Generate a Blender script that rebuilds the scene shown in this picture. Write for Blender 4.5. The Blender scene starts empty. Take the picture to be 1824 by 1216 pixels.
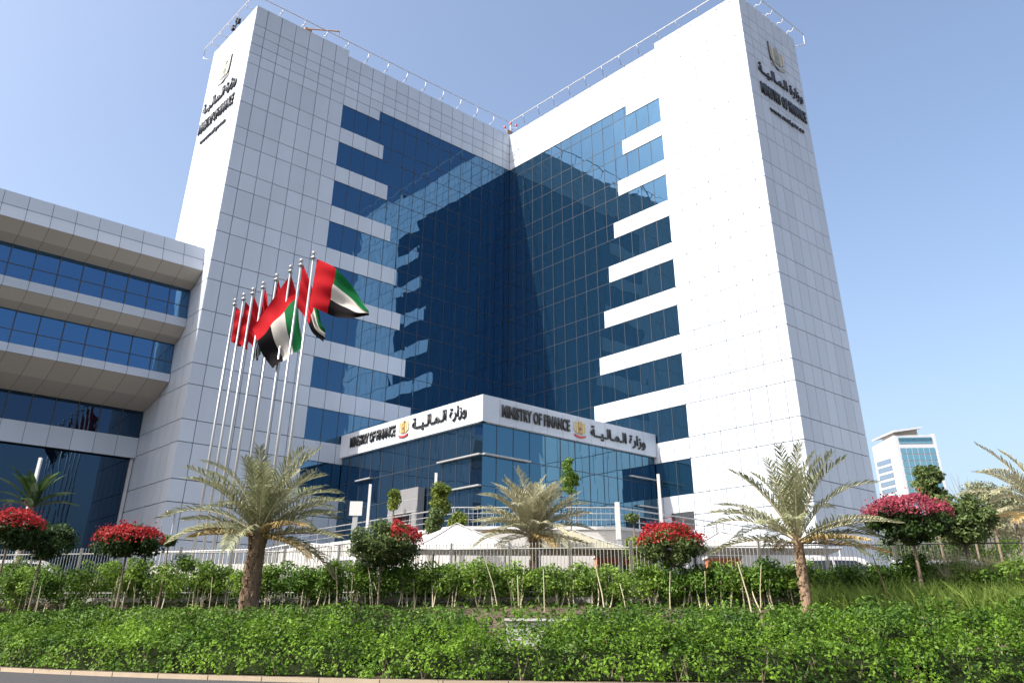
import bpy, bmesh, math, random
import numpy as np
from mathutils import Vector, Matrix, noise

# ------------------------------------------------------------------ camera
PITCH, ROLL, FPX = 0.46292, -0.00694, 1474.537
ZC = 1.0
CX, CY = 912.0, 397.854
sp_, cp_ = math.sin(PITCH), math.cos(PITCH)
Xw, Uw, Fw = Vector((1, 0, 0)), Vector((0, -sp_, cp_)), Vector((0, cp_, sp_))
cr_, sr_ = math.cos(ROLL), math.sin(ROLL)
RIGHT, UPV = cr_ * Xw - sr_ * Uw, sr_ * Xw + cr_ * Uw
S = bpy.context.scene
C = S.collection
cam = bpy.data.cameras.new('camera')
cam.sensor_width = 36.0
cam.lens = FPX / 1824 * 36
cam.shift_y = (CY - 608) / 1824
cam.clip_start, cam.clip_end = 0.1, 6000
camo = bpy.data.objects.new('camera', cam)
M = Matrix((RIGHT, UPV, -Fw)).transposed().to_4x4()
M.translation = Vector((0, 0, ZC))
camo.matrix_world = M
C.objects.link(camo)
S.camera = camo

# ------------------------------------------------------------------ building frame, light, sky
KX, KY, A1 = -0.297, 77.27, math.radians(221.804)
D1 = Vector((math.cos(A1), math.sin(A1), 0))
D2 = Vector((-math.sin(A1), math.cos(A1), 0))
K = Vector((KX, KY, 0))
SUN = (D1 * 0.95 - D2 * 0.20 + Vector((0, 0, 1.0))).normalized()
ELEV = math.asin(SUN.z)
w = bpy.data.worlds.new('World')
S.world = w
w.use_nodes = True
nt = w.node_tree
sky = nt.nodes.new('ShaderNodeTexSky')
sky.sky_type = 'NISHITA'
sky.sun_disc = False
sky.sun_elevation = ELEV
sky.sun_rotation = math.atan2(SUN.x, SUN.y)
sky.altitude = 0
sky.air_density = 1.0
sky.dust_density = 5.0
sky.ozone_density = 0.9
bg = nt.nodes['Background']
bg.inputs[1].default_value = 0.15
nt.links.new(sky.outputs[0], bg.inputs[0])
sl = bpy.data.lights.new('sun', 'SUN')
sl.energy = 4.2
sl.angle = math.radians(0.53)
sl.color = (1.0, 0.955, 0.89)
slo = bpy.data.objects.new('sun', sl)
slo.rotation_euler = SUN.to_track_quat('Z', 'Y').to_euler()
C.objects.link(slo)
S.view_settings.view_transform = 'Standard'
S.view_settings.look = 'None'
S.view_settings.exposure = 0.98
S.view_settings.gamma = 1.0
S.view_settings.use_curve_mapping = False
S.render.engine = 'CYCLES'
S.cycles.max_bounces = 8
S.cycles.transparent_max_bounces = 8

RNG = random.Random(7)
NR = np.random.default_rng(11)

# ------------------------------------------------------------------ helpers
def at(px, py, Y):
    """a point of the place: the sight line through a survey pixel, at depth Y metres"""
    d = Fw * FPX + RIGHT * (px - CX) - UPV * (py - CY)
    return Vector((0, 0, ZC)) + d * (Y / d.y)

def loc(P):
    d = P - K
    return Vector((d.dot(D1), d.dot(D2), P.z))

def glob(u, v, z):
    return K + D1 * u + D2 * v + Vector((0, 0, z))

def tag(o, label=None, cat=None, group=None, kind=None):
    if label: o['label'] = label
    if cat: o['category'] = cat
    if group: o['group'] = group
    if kind: o['kind'] = kind
    return o

def empty(name, p=(0, 0, 0), rz=0.0, label=None, cat=None, group=None):
    o = bpy.data.objects.new(name, None)
    o.location = p
    o.rotation_euler = (0, 0, rz)
    o.empty_display_size = 0.3
    C.objects.link(o)
    return tag(o, label, cat, group)

class MB:
    """collects faces, then links them as one mesh object"""
    def __init__(s):
        s.v, s.f, s.m, s.t = [], [], [], []
    def face(s, pts, m=0, t=None):
        n = len(s.v)
        s.v += [tuple(p) for p in pts]
        s.f.append(tuple(range(n, n + len(pts))))
        s.m.append(m)
        s.t.append(RNG.random() if t is None else t)
    def hull8(s, p, m=0, skip=()):
        n = len(s.v)
        s.v += [tuple(q) for q in p]
        t = RNG.random()
        for i, q in enumerate(((0, 3, 2, 1), (4, 5, 6, 7), (0, 1, 5, 4), (1, 2, 6, 5), (2, 3, 7, 6), (3, 0, 4, 7))):
            if i in skip: continue
            s.f.append(tuple(n + k for k in q)); s.m.append(m); s.t.append(t)
    def box(s, a, b, m=0, skip=()):
        x0, y0, z0 = a; x1, y1, z1 = b
        s.hull8([(x0, y0, z0), (x1, y0, z0), (x1, y1, z0), (x0, y1, z0), (x0, y0, z1), (x1, y0, z1), (x1, y1, z1), (x0, y1, z1)], m, skip)
    def tube(s, pts, r, m=0, n=8, r1=None, cap=True):
        pts = [Vector(p) for p in pts]
        k = len(pts); base = len(s.v); t = RNG.random()
        for i, p in enumerate(pts):
            d = (pts[min(i + 1, k - 1)] - pts[max(i - 1, 0)])
            d = d.normalized() if d.length > 1e-9 else Vector((0, 0, 1))
            a = Vector((0, 0, 1)) if abs(d.z) < 0.9 else Vector((1, 0, 0))
            e1 = d.cross(a).normalized(); e2 = d.cross(e1)
            if callable(r): rr = r(i / (k - 1))
            else: rr = r if r1 is None else r + (r1 - r) * i / (k - 1)
            for j in range(n):
                q = 2 * math.pi * j / n
                s.v.append(tuple(p + e1 * (rr * math.cos(q)) + e2 * (rr * math.sin(q))))
        for i in range(k - 1):
            for j in range(n):
                j2 = (j + 1) % n
                s.f.append((base + i * n + j, base + i * n + j2, base + (i + 1) * n + j2, base + (i + 1) * n + j)); s.m.append(m); s.t.append(t)
        if cap:
            s.f.append(tuple(base + j for j in reversed(range(n)))); s.m.append(m); s.t.append(t)
            s.f.append(tuple(base + (k - 1) * n + j for j in range(n))); s.m.append(m); s.t.append(t)
    def lathe(s, prof, o=(0, 0, 0), m=0, n=14):
        ox, oy, oz = o; base = len(s.v); t = RNG.random()
        for r, z in prof:
            for j in range(n):
                q = 2 * math.pi * j / n
                s.v.append((ox + r * math.cos(q), oy + r * math.sin(q), oz + z))
        for i in range(len(prof) - 1):
            for j in range(n):
                j2 = (j + 1) % n
                s.f.append((base + i * n + j, base + i * n + j2, base + (i + 1) * n + j2, base + (i + 1) * n + j)); s.m.append(m); s.t.append(t)
    def arr(s, V, tones, k=4, m=0):
        """V: (n,k,3) array of separate faces"""
        n0 = len(s.v)
        s.v += V.reshape(-1, 3).tolist()
        s.f += (np.arange(len(V) * k).reshape(-1, k) + n0).tolist()
        s.m += [m] * len(V)
        s.t += list(map(float, tones))
    def build(s, name, mats, parent=None, smooth=False, at_=None):
        me = bpy.data.meshes.new(name)
        me.from_pydata(s.v, [], s.f)
        for mt in (mats if isinstance(mats, (list, tuple)) else [mats]): me.materials.append(mt)
        me.polygons.foreach_set('material_index', np.array(s.m, dtype=np.int32))
        a = me.attributes.new('tone', 'FLOAT', 'FACE')
        a.data.foreach_set('value', np.array(s.t, dtype=np.float32))
        if smooth: me.polygons.foreach_set('use_smooth', np.ones(len(s.f), dtype=bool))
        me.update()
        o = bpy.data.objects.new(name, me)
        C.objects.link(o)
        if parent is not None: o.parent = parent
        if at_ is not None: o.location = at_
        return o

# ------------------------------------------------------------------ materials
def mat(name, col, rough=0.5, metal=0.0, spec=0.5, var=0.0, noise_s=0.0, noise_a=0.0, bump=0.0, bump_s=20.0, coat=0.0, stretch=None):
    m = bpy.data.materials.new(name); m.use_nodes = True
    n = m.node_tree; b = n.nodes['Principled BSDF']
    b.inputs['Roughness'].default_value = rough
    b.inputs['Metallic'].default_value = metal
    b.inputs['Specular IOR Level'].default_value = spec
    b.inputs['Coat Weight'].default_value = coat
    rgb = n.nodes.new('ShaderNodeRGB'); rgb.outputs[0].default_value = (*col, 1)
    cur = rgb.outputs[0]
    tc = n.nodes.new('ShaderNodeTexCoord')
    vec = tc.outputs['Object']
    if stretch:
        mp = n.nodes.new('ShaderNodeMapping'); mp.inputs['Scale'].default_value = stretch
        n.links.new(vec, mp.inputs[0]); vec = mp.outputs[0]
    def mul(sock, amount, cur):
        r = n.nodes.new('ShaderNodeMapRange')
        r.inputs[3].default_value = 1 - amount; r.inputs[4].default_value = 1 + amount
        n.links.new(sock, r.inputs[0])
        x = n.nodes.new('ShaderNodeVectorMath'); x.operation = 'SCALE'
        n.links.new(cur, x.inputs[0]); n.links.new(r.outputs[0], x.inputs['Scale'])
        return x.outputs[0]
    if var:
        at_ = n.nodes.new('ShaderNodeAttribute'); at_.attribute_name = 'tone'
        cur = mul(at_.outputs['Fac'], var, cur)
    if noise_a:
        ns = n.nodes.new('ShaderNodeTexNoise'); ns.inputs['Scale'].default_value = noise_s; ns.inputs['Detail'].default_value = 6
        n.links.new(vec, ns.inputs[0])
        cur = mul(ns.outputs[0], noise_a, cur)
    n.links.new(cur, b.inputs['Base Color'])
    if bump:
        nb = n.nodes.new('ShaderNodeTexNoise'); nb.inputs['Scale'].default_value = bump_s; nb.inputs['Detail'].default_value = 3
        n.links.new(vec, nb.inputs[0])
        bp = n.nodes.new('ShaderNodeBump'); bp.inputs['Distance'].default_value = bump; bp.inputs['Strength'].default_value = 1.0
        n.links.new(nb.outputs[0], bp.inputs['Height']); n.links.new(bp.outputs[0], b.inputs['Normal'])
    return m

def leaf(name, c0, c1, trans=0.35, rough=0.5, c2=None):
    m = bpy.data.materials.new(name); m.use_nodes = True
    n = m.node_tree; b = n.nodes['Principled BSDF']; out = n.nodes['Material Output']
    b.inputs['Roughness'].default_value = rough
    b.inputs['Specular IOR Level'].default_value = 0.18
    a = n.nodes.new('ShaderNodeAttribute'); a.attribute_name = 'tone'
    r = n.nodes.new('ShaderNodeValToRGB')
    r.color_ramp.elements[0].color = (*c0, 1); r.color_ramp.elements[1].color = (*c1, 1)
    if c2:
        e = r.color_ramp.elements.new(0.93); e.color = (*c1, 1)
        r.color_ramp.elements[2].color = (*c2, 1)
    n.links.new(a.outputs['Fac'], r.inputs[0]); n.links.new(r.outputs[0], b.inputs['Base Color'])
    t = n.nodes.new('ShaderNodeBsdfTranslucent'); n.links.new(r.outputs[0], t.inputs[0])
    mx = n.nodes.new('ShaderNodeMixShader'); mx.inputs[0].default_value = trans
    n.links.new(b.outputs[0], mx.inputs[1]); n.links.new(t.outputs[0], mx.inputs[2]); n.links.new(mx.outputs[0], out.inputs[0])
    return m

def glassmat(name, tint, wob=0.006, sc=0.55, dark=(0.004, 0.008, 0.016), refl=1.0):
    """mirror-coated tinted glazing with the slight waviness of real panes"""
    m = bpy.data.materials.new(name); m.use_nodes = True
    n = m.node_tree; b = n.nodes['Principled BSDF']; out = n.nodes['Material Output']
    tc = n.nodes.new('ShaderNodeTexCoord')
    ns = n.nodes.new('ShaderNodeTexNoise'); ns.inputs['Scale'].default_value = sc; ns.inputs['Detail'].default_value = 1.0
    n.links.new(tc.outputs['Object'], ns.inputs[0])
    bp = n.nodes.new('ShaderNodeBump'); bp.inputs['Distance'].default_value = wob; bp.inputs['Strength'].default_value = 1
    n.links.new(ns.outputs[0], bp.inputs['Height'])
    b.inputs['Base Color'].default_value = (*tint, 1)
    b.inputs['Metallic'].default_value = 1.0
    b.inputs['Roughness'].default_value = 0.015
    n.links.new(bp.outputs[0], b.inputs['Normal'])
    d = n.nodes.new('ShaderNodeBsdfDiffuse'); d.inputs[0].default_value = (*dark, 1)
    ad = n.nodes.new('ShaderNodeAddShader')
    n.links.new(b.outputs[0], ad.inputs[0]); n.links.new(d.outputs[0], ad.inputs[1]); n.links.new(ad.outputs[0], out.inputs[0])
    return m

CLAD = mat('aluminium_cladding', (0.45, 0.50, 0.57), 0.38, 0.0, 0.4, var=0.05, noise_s=0.5, noise_a=0.09, stretch=(1, 1, 0.12))
CLADG = mat('grey_cladding', (0.43, 0.475, 0.535), 0.4, 0.0, 0.4, var=0.03, noise_s=0.15, noise_a=0.05)
SOFF = mat('soffit_panel', (0.36, 0.335, 0.30), 0.6, var=0.04)
JOINT = mat('joint_seal', (0.05, 0.055, 0.06), 0.8)
CORE = mat('building_core', (0.03, 0.034, 0.04), 0.9)
GLASS = glassmat('blue_mirror_glass', (0.050, 0.108, 0.185), 0.011, 0.5, dark=(0.004, 0.013, 0.021))
GLASS2 = glassmat('entrance_glass', (0.068, 0.150, 0.215), 0.007)
GLASS3 = glassmat('dark_ground_glass', (0.03, 0.055, 0.09), 0.004)
MULL = mat('mullion', (0.030, 0.038, 0.052), 0.5)
WHITEM = mat('white_metal', (0.50, 0.50, 0.50), 0.4)
STEEL = mat('brushed_steel', (0.36, 0.37, 0.38), 0.35, 0.5)
GALV = mat('galvanised_post', (0.34, 0.35, 0.36), 0.45, 0.3)
BLACKL = mat('black_lettering', (0.012, 0.012, 0.014), 0.35)
GOLD = mat('gold_relief', (0.42, 0.30, 0.10), 0.45, 0.3)
GREYR = mat('grey_relief', (0.30, 0.30, 0.27), 0.5)
CREAM = mat('cream_relief', (0.50, 0.45, 0.31), 0.5)
REDM = mat('red_enamel', (0.42, 0.03, 0.03), 0.5)
GREENM = mat('green_enamel', (0.01, 0.16, 0.05), 0.5)
CONC = mat('pale_render', (0.40, 0.395, 0.38), 0.8, noise_s=0.8, noise_a=0.10, bump=0.004)
PAVE = mat('plaza_paving', (0.28, 0.27, 0.25), 0.85, noise_s=1.5, noise_a=0.15)
ASPH = mat('asphalt', (0.036, 0.036, 0.039), 0.85, noise_s=3.0, noise_a=0.25, bump=0.01, bump_s=60)
KERBM = mat('kerb_stone', (0.27, 0.22, 0.16), 0.8, noise_s=2.0, noise_a=0.2)
SOIL = mat('garden_soil', (0.075, 0.055, 0.035), 0.95, noise_s=2.5, noise_a=0.4, bump=0.05, bump_s=8)
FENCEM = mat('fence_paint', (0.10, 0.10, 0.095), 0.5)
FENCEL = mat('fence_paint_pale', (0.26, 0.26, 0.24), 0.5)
CANVAS = mat('canopy_canvas', (0.38, 0.38, 0.375), 0.8, noise_s=0.9, noise_a=0.12)
CANVASB = mat('canopy_canvas_beige', (0.26, 0.245, 0.18), 0.85, noise_s=0.7, noise_a=0.08)
BARK = mat('bark', (0.17, 0.13, 0.09), 0.9, noise_s=6, noise_a=0.4, bump=0.03, bump_s=14)
INNER = mat('hedge_inner_shade', (0.013, 0.019, 0.008), 1.0, spec=0.0, noise_s=9, noise_a=0.5)  # near-black, so shade between the leaves is painted into the colour
PALEST = mat('pale_stem', (0.42, 0.38, 0.26), 0.8, noise_s=5, noise_a=0.3)
PALMT = mat('palm_trunk', (0.16, 0.11, 0.07), 0.95, var=0.35, noise_s=5, noise_a=0.4)
CARW = mat('white_car_paint', (0.40, 0.40, 0.41), 0.25, coat=0.6)
CARS_ = mat('silver_car_paint', (0.45, 0.47, 0.50), 0.28, 0.5, coat=0.6)
CARG = mat('car_glass', (0.015, 0.02, 0.025), 0.05)
TYRE = mat('tyre_rubber', (0.02, 0.02, 0.02), 0.8)
TAN = mat('faded_tan_paint', (0.30, 0.17, 0.10), 0.6)
ORANGE = mat('rust_red_panel', (0.45, 0.15, 0.07), 0.7, noise_s=1, noise_a=0.2)
FARW = mat('far_white_wall', (0.36, 0.38, 0.41), 0.6)
FARG = glassmat('far_teal_glass', (0.21, 0.36, 0.43), 0.02, 0.2, dark=(0.02, 0.05, 0.06))
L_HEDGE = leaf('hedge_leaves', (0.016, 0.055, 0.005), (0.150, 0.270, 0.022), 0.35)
L_CLIP = leaf('clipped_leaves', (0.020, 0.055, 0.007), (0.105, 0.200, 0.024), 0.3)
L_BANK = leaf('bank_leaves', (0.040, 0.090, 0.014), (0.190, 0.300, 0.045), 0.4)
L_GRASS = leaf('tall_grass', (0.08, 0.16, 0.025), (0.36, 0.46, 0.11), 0.4)
L_DRY = leaf('dry_grass', (0.22, 0.22, 0.12), (0.48, 0.45, 0.28), 0.4)
L_PALM = leaf('palm_leaflets', (0.085, 0.105, 0.045), (0.33, 0.34, 0.20), 0.25, 0.45)
L_PALMS = leaf('silver_palm_leaflets', (0.16, 0.17, 0.09), (0.46, 0.44, 0.30), 0.25, 0.45)
L_DEAD = leaf('dry_palm_leaflets', (0.24, 0.16, 0.06), (0.52, 0.38, 0.16), 0.2)
L_DARK = leaf('dark_leaves', (0.012, 0.028, 0.008), (0.045, 0.085, 0.02), 0.25)
L_MID = leaf('tree_leaves', (0.04, 0.070, 0.020), (0.14, 0.19, 0.065), 0.35)
L_YEL = leaf('young_leaves', (0.05, 0.09, 0.015), (0.24, 0.29, 0.05), 0.4)
L_RED = leaf('red_bracts', (0.17, 0.010, 0.012), (0.47, 0.032, 0.036), 0.35)
L_PINK = leaf('pink_bracts', (0.19, 0.025, 0.045), (0.42, 0.085, 0.125), 0.35)
L_BROAD = leaf('broad_dark_leaf', (0.012, 0.03, 0.012), (0.06, 0.11, 0.035), 0.2, 0.3)
F_RED = mat('flag_red', (0.36, 0.008, 0.014), 0.8, spec=0.1)
F_GREEN = mat('flag_green', (0.006, 0.105, 0.032), 0.8, spec=0.1)
F_WHITE = mat('flag_white', (0.47, 0.45, 0.42), 0.8, spec=0.1)
F_BLACK = mat('flag_black', (0.010, 0.009, 0.010), 1.0, spec=0.02)
for fm in (F_RED, F_GREEN, F_WHITE):
    n_ = fm.node_tree; b_ = n_.nodes['Principled BSDF']
    t_ = n_.nodes.new('ShaderNodeBsdfTranslucent'); n_.links.new(b_.inputs['Base Color'].links[0].from_socket, t_.inputs[0])
    x_ = n_.nodes.new('ShaderNodeMixShader'); x_.inputs[0].default_value = 0.3
    n_.links.new(b_.outputs[0], x_.inputs[1]); n_.links.new(t_.outputs[0], x_.inputs[2]); n_.links.new(x_.outputs[0], n_.nodes['Material Output'].inputs[0])

# ------------------------------------------------------------------ ground
def y_edge(x):
    xx = max(-22.0, min(20.0, x))
    return 21.1 + 0.0185 * min(0.0, xx - 4) ** 2 - 0.06 * max(0.0, xx - 4)
def y_fence(x):
    return 36.0 - 0.2 * max(-40, min(24, x))
ZPL = 2.4
def gz(x, y):
    ye, yf = y_edge(x), y_fence(x)
    if y < ye: return 0.0
    if y < ye + 4.2: return 0.10
    if y < yf: return 0.10 + (2.2 - 0.10) * (y - ye - 4.2) / (yf - ye - 4.2)
    return ZPL
road = MB(); road.face([(-3000, -3000, -0.02), (3000, -3000, -0.02), (3000, 60, -0.02), (-3000, 60, -0.02)])
xs = [-60 + 1.5 * i for i in range(81)]
road2 = MB()
for a, b in zip(xs[:-1], xs[1:]):
    road2.face([(a, 8, 0), (b, 8, 0), (b, y_edge(b), 0), (a, y_edge(a), 0)])
tag(road.build('ground', SOIL), kind='structure')
tag(road2.build('road', ASPH), kind='structure')
kb = MB()
for a, b in zip(xs[:-1], xs[1:]):
    ya, yb = y_edge(a), y_edge(b)
    kb.hull8([(a, ya, -0.01), (b - 0.02, yb, -0.01), (b - 0.02, yb + 0.16, -0.01), (a, ya + 0.16, -0.01), (a, ya, 0.10), (b - 0.02, yb, 0.10), (b - 0.02, yb + 0.16, 0.10), (a, ya + 0.16, 0.10)])
tag(kb.build('kerb', KERBM), kind='structure')
bk = MB(); xg = [-300, -120] + xs + [120, 300]
for a, b in zip(xg[:-1], xg[1:]):
    fr = [0, 1.0, 2.1, 4.2]
    rows = lambda x: [(x, y_edge(x) + 0.16 + d, 0.10) for d in fr] + [(x, y_edge(x) + 4.2 + (y_fence(x) - 0.35 - y_edge(x) - 4.2) * k / 4, 0.10 + 2.1 * k / 4) for k in range(1, 5)]
    ra, rb = rows(a), rows(b)
    for i in range(len(ra) - 1): bk.face([ra[i], rb[i], rb[i + 1], ra[i + 1]])
tag(bk.build('planted_bank', SOIL), kind='structure')
pz = MB()
for a, b in zip(xg[:-1], xg[1:]):
    pz.face([(a, y_fence(a) - 0.35, ZPL), (b, y_fence(b) - 0.35, ZPL), (b, 140, ZPL), (a, 140, ZPL)])
    pz.face([(a, y_fence(a) - 0.36, 1.9), (b, y_fence(b) - 0.36, 1.9), (b, y_fence(b) - 0.35, ZPL), (a, y_fence(a) - 0.35, ZPL)])
pz.face([(-3000, 140, ZPL - .3), (3000, 140, ZPL - .3), (3000, 5000, ZPL - .3), (-3000, 5000, ZPL - .3)])
tag(pz.build('plaza_paving', PAVE), kind='structure')

# ------------------------------------------------------------------ the office tower
UL, VR, DEP = 30.08, 29.54, 9.0          # wing lengths, wing depth
RO = {'L': 20.60, 'R': 20.32}
NN = {'L': 16.63, 'R': 16.43}
BI = {'L': [15.89, 15.07, 14.36, 13.46, 12.66, 11.81, 10.96, 10.12], 'R': [15.72, 14.93, 14.16, 13.32, 12.54, 11.77, 10.95, 10.12]}
ZT, WH, GT = 44.83, 2.46, 45.90
ZTOP_IN, ZTOP_OUT, ZBASE = 50.35, 50.95, ZPL
def fp(side, t, n, z):
    if side == 'L': return (t, n, z)
    if side == 'R': return (n, t, z)
    if side == 'LE': return (UL + n, -t, z)
    if side == 'RE': return (-t, VR + n, z)
    if side == 'BL': return (17.43 + n, t, z)
    return (t, 17.25 + n, z)
def slab(mb, side, t0, t1, z0, z1, n0, n1, m=0):
    mb.hull8([fp(side, t0, n0, z0), fp(side, t1, n0, z0), fp(side, t1, n1, z0), fp(side, t0, n1, z0), fp(side, t0, n0, z1), fp(side, t1, n0, z1), fp(side, t1, n1, z1), fp(side, t0, n1, z1)], m)
def cuts(a, b, lines):
    r = [a] + [x for x in lines if a + 0.12 < x < b - 0.12] + [b]
    return list(zip(r[:-1], r[1:]))
GAP = 0.026
def panel_zone(mb, side, t0, t1, tl, z0, z1, m=0, n1=0.0):
    for a, b in cuts(t0, t1, tl):
        d = RNG.uniform(-0.002, 0.002)
        slab(mb, side, a + GAP, b - GAP, z0 + GAP, z1 - GAP, -0.13, n1 + d, m)
def glass_zone(mb, side, t0, t1, tl, zs, n=-0.06, mw=0.020, mproud=0.02, jit=0.007):
    for z0, z1 in zip(zs[:-1], zs[1:]):
        for a, b in cuts(t0, t1, tl):
            j = [n + RNG.uniform(-jit, jit) for _ in range(4)]
            q = [(a, z0), (b, z0), (b, z1), (a, z1)]
            mb.face([fp(side, t, jj, z) for (t, z), jj in zip(q, j)], 0)
        slab(mb, side, t0, t1, z1 - mw, z1 + mw, n - 0.05, n + mproud, 1)
    for a, b in cuts(t0, t1, tl)[:-1]:
        slab(mb, side, b - mw, b + mw, zs[0], zs[-1], n - 0.05, n + mproud + 0.003, 1)
def wall_strip(mb, side, t0, t1, z0, z1):
    slab(mb, side, t0, t1, z0, z1, -0.20, -0.135, 2)

tower = empty('office_building', K, A1, 'tall silver clad office building with two wings meeting round a dark blue stepped glass wall', 'building')
for sd in 'LR':
    E_ = 'LE' if sd == 'L' else 'RE'
    length = UL if sd == 'L' else VR
    ro = RO[sd]
    tl = [ro + 1.4 * k for k in range(-16, 8)]
    te = [1.3 * k for k in range(1, 8)]
    low = [10.37, 8.9, 6.6, 4.3, ZBASE]
    wing = MB()
    # dark body behind the cladding
    if sd == 'L':
        wing.box((-DEP, -DEP, ZBASE), (UL - 0.14, -0.14, ZTOP_IN - 0.02), 2)
        wing.box((ro, -DEP, ZTOP_IN - 0.02), (UL - 0.14, -0.14, ZTOP_OUT - 0.02), 2)
    else:
        wing.box((-DEP, -0.139, ZBASE), (-0.14, VR - 0.14, ZTOP_IN - 0.02), 2)
        wing.box((-DEP, ro, ZTOP_IN - 0.02), (-0.14, VR - 0.14, ZTOP_OUT - 0.02), 2)
    ups = [GT, 46.9, 47.9, 48.95]
    for z0, z1 in zip(ups, ups[1:] + [None]):
        if z1: panel_zone(wing, sd, 0.0, length, tl, z0, z1)
        else:
            panel_zone(wing, sd, 0.0, ro, tl, z0, ZTOP_IN); panel_zone(wing, sd, ro, length, tl, z0, ZTOP_OUT)
        panel_zone(wing, E_, 0.0, DEP, te, z0, z1 or ZTOP_OUT)
    panel_zone(wing, sd, NN[sd], length, tl, ZT, GT); panel_zone(wing, E_, 0, DEP, te, ZT, GT)
    cw = MB()
    glass_zone(cw, sd, 0.02, NN[sd], tl, [ZT, GT])
    for k in range(9):
        zt, zb = ZT - 4 * k, ZT - 4 * k - WH
        panel_zone(wing, sd, ro, length, tl, zb, zt); panel_zone(wing, E_, 0, DEP, te, zb, zt)
        inner = BI[sd][k] if k < 8 else 9.4
        glass_zone(cw, sd, 0.02, inner, tl, [zb, zt])
        if k < 8:
            panel_zone(wing, sd, BI[sd][k], length, tl, zt - 4, zb); panel_zone(wing, E_, 0, DEP, te, zt - 4, zb)
            glass_zone(cw, sd, 0.02, BI[sd][k], tl, [zt - 4, zb])
    for z1, z0 in zip(low[:-1], low[1:]):
        panel_zone(wing, sd, 0, length, tl, z0, z1); panel_zone(wing, E_, 0, DEP, te, z0, z1)
    # flat coping caps
    if sd == 'L': wing.box((ro, -1.2, ZTOP_OUT - 0.02), (UL, 0.0, ZTOP_OUT + 0.03), 0); wing.box((0, -1.2, ZTOP_IN - 0.02), (ro - .02, 0.0, ZTOP_IN + 0.03), 0)
    else: wing.box((-1.2, ro, ZTOP_OUT - 0.02), (0, VR, ZTOP_OUT + 0.03), 0); wing.box((-1.2, 0.02, ZTOP_IN - 0.02), (0, ro - .02, ZTOP_IN + 0.03), 0)
    wo = wing.build('wing', [CLAD, JOINT, CORE], tower)
    cw.build('curtain_wall', [GLASS, MULL], wo)
    for k in range(9):
        zt, zb = ZT - 4 * k, ZT - 4 * k - WH
        inner = BI[sd][k] if k < 8 else 9.4
        wn = MB(); glass_zone(wn, sd, inner, ro, tl, [zb, zt])
        wn.build('window', [GLASS, MULL], wo)
    # maintenance rail round the roof edge, on Z brackets
    rl = MB(); o_, zr = 0.72, ZTOP_OUT + 0.42
    path = [fp(sd, 0.9, o_, zr), fp(sd, length - 0.6, o_, zr)]
    for q in range(1, 7):
        a_ = math.radians(15 * q)
        path.append(fp(sd, length - 0.6 + (o_ + 0.6) * math.sin(a_), o_ - (o_ + 0.6) * (1 - math.cos(a_)), zr))
    path.append(fp(E_, DEP + 0.6, o_, zr))
    rl.tube(path, 0.048, 0, 8)
    rl.tube([fp(E_, DEP + 0.6, o_, zr), fp(E_, DEP + 0.5, o_, zr - 1.2), fp(E_, DEP - 0.3, 0.05, zr - 1.5)], 0.045, 0, 6)
    def bracket(side, t, zt):
        rl.tube([fp(side, t, -0.25, zt + 0.04), fp(side, t, 0.1, zt + 0.30), fp(side, t, 0.42, zt + 0.06), fp(side, t, o_, zr)], 0.042, 0, 6)
    for i in range(1, 13): bracket(sd, 0.6 + i * 2.28, ZTOP_IN if 0.6 + i * 2.28 < ro else ZTOP_OUT)
    for i in range(5): bracket(E_, 1.0 + i * 1.75, ZTOP_OUT)
    rl.build('roof_rail', [WHITEM], tower, smooth=True)
# a pale service opening low on the sunlit wing
ow = MB(); slab(ow, 'R', 18.2, 20.2, 7.9, 9.15, -0.05, 0.012, 0)
for zz in (8.2, 8.5, 8.8): slab(ow, 'R', 18.2, 20.2, zz, zz + 0.05, 0.012, 0.03, 1)
ow.build('vent_opening', [CORE, MULL], tower)

# entrance hall in the angle of the two wings
HU, HV, FZ0, FZ1, ZPOD = 17.43, 17.25, 13.30, 15.02, 6.0
hall = MB()
hall.box((0.1, 0.1, ZPOD), (HU - 0.45, HV - 0.45, FZ1 - 0.1), 2)
for sd, ln in (('BL', HV), ('BR', HU)):
    tl = [ln - 1.45 * k for k in range(0, 13)]
    for a, b in cuts(0.03, ln, sorted(tl)):
        slab(hall, sd, a + 0.012, b - 0.012, FZ0, FZ1, -0.40 if b < ln - .1 else -0.40, 0.0, 0)
hall.box((0.03, 0.03, FZ1 - 0.1), (HU - 0.42, HV - 0.42, FZ1 - 0.03), 0)
ho = hall.build('entrance_hall', [CLAD, MULL, CORE], tower)
for sd, ln in (('BL', HV), ('BR', HU)):
    tl = sorted([ln - 1.45 * k for k in range(0, 13)])
    g = MB(); glass_zone(g, sd, 0.05, ln - 0.28, tl, [ZPOD, 7.6, 9.4, 11.3, FZ0], n=-0.28, mw=0.022, mproud=0.02, jit=0.005)
    g.build('curtain_wall', [GLASS2, MULL], ho)
for a, b, z in ((13.2, 17.2, 11.3), (0.2, 3.2, 11.6), (0.2, 2.4, 9.6)):
    tr = MB(); slab(tr, 'BR', a, b, z - 0.05, z + 0.05, -0.22, 0.02, 0); tr.build('transom', [GALV], ho)
for a, b, z in ((12.6, 17.0, 11.3), (2.6, 4.6, 11.3), (12.9, 17.0, 9.4)):
    tr = MB(); slab(tr, 'BL', a, b, z - 0.045, z + 0.045, -0.22, 0.02, 0); tr.build('transom', [GALV], ho)
po = MB()
slab(po, 'BL', 7.75, 11.15, 8.35, 9.9, -0.2, 0.35, 0); slab(po, 'BL', 7.75, 8.35, ZPOD, 8.34, -0.2, 0.35, 0); slab(po, 'BL', 10.55, 11.15, ZPOD, 8.34, -0.2, 0.35, 0)
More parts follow.
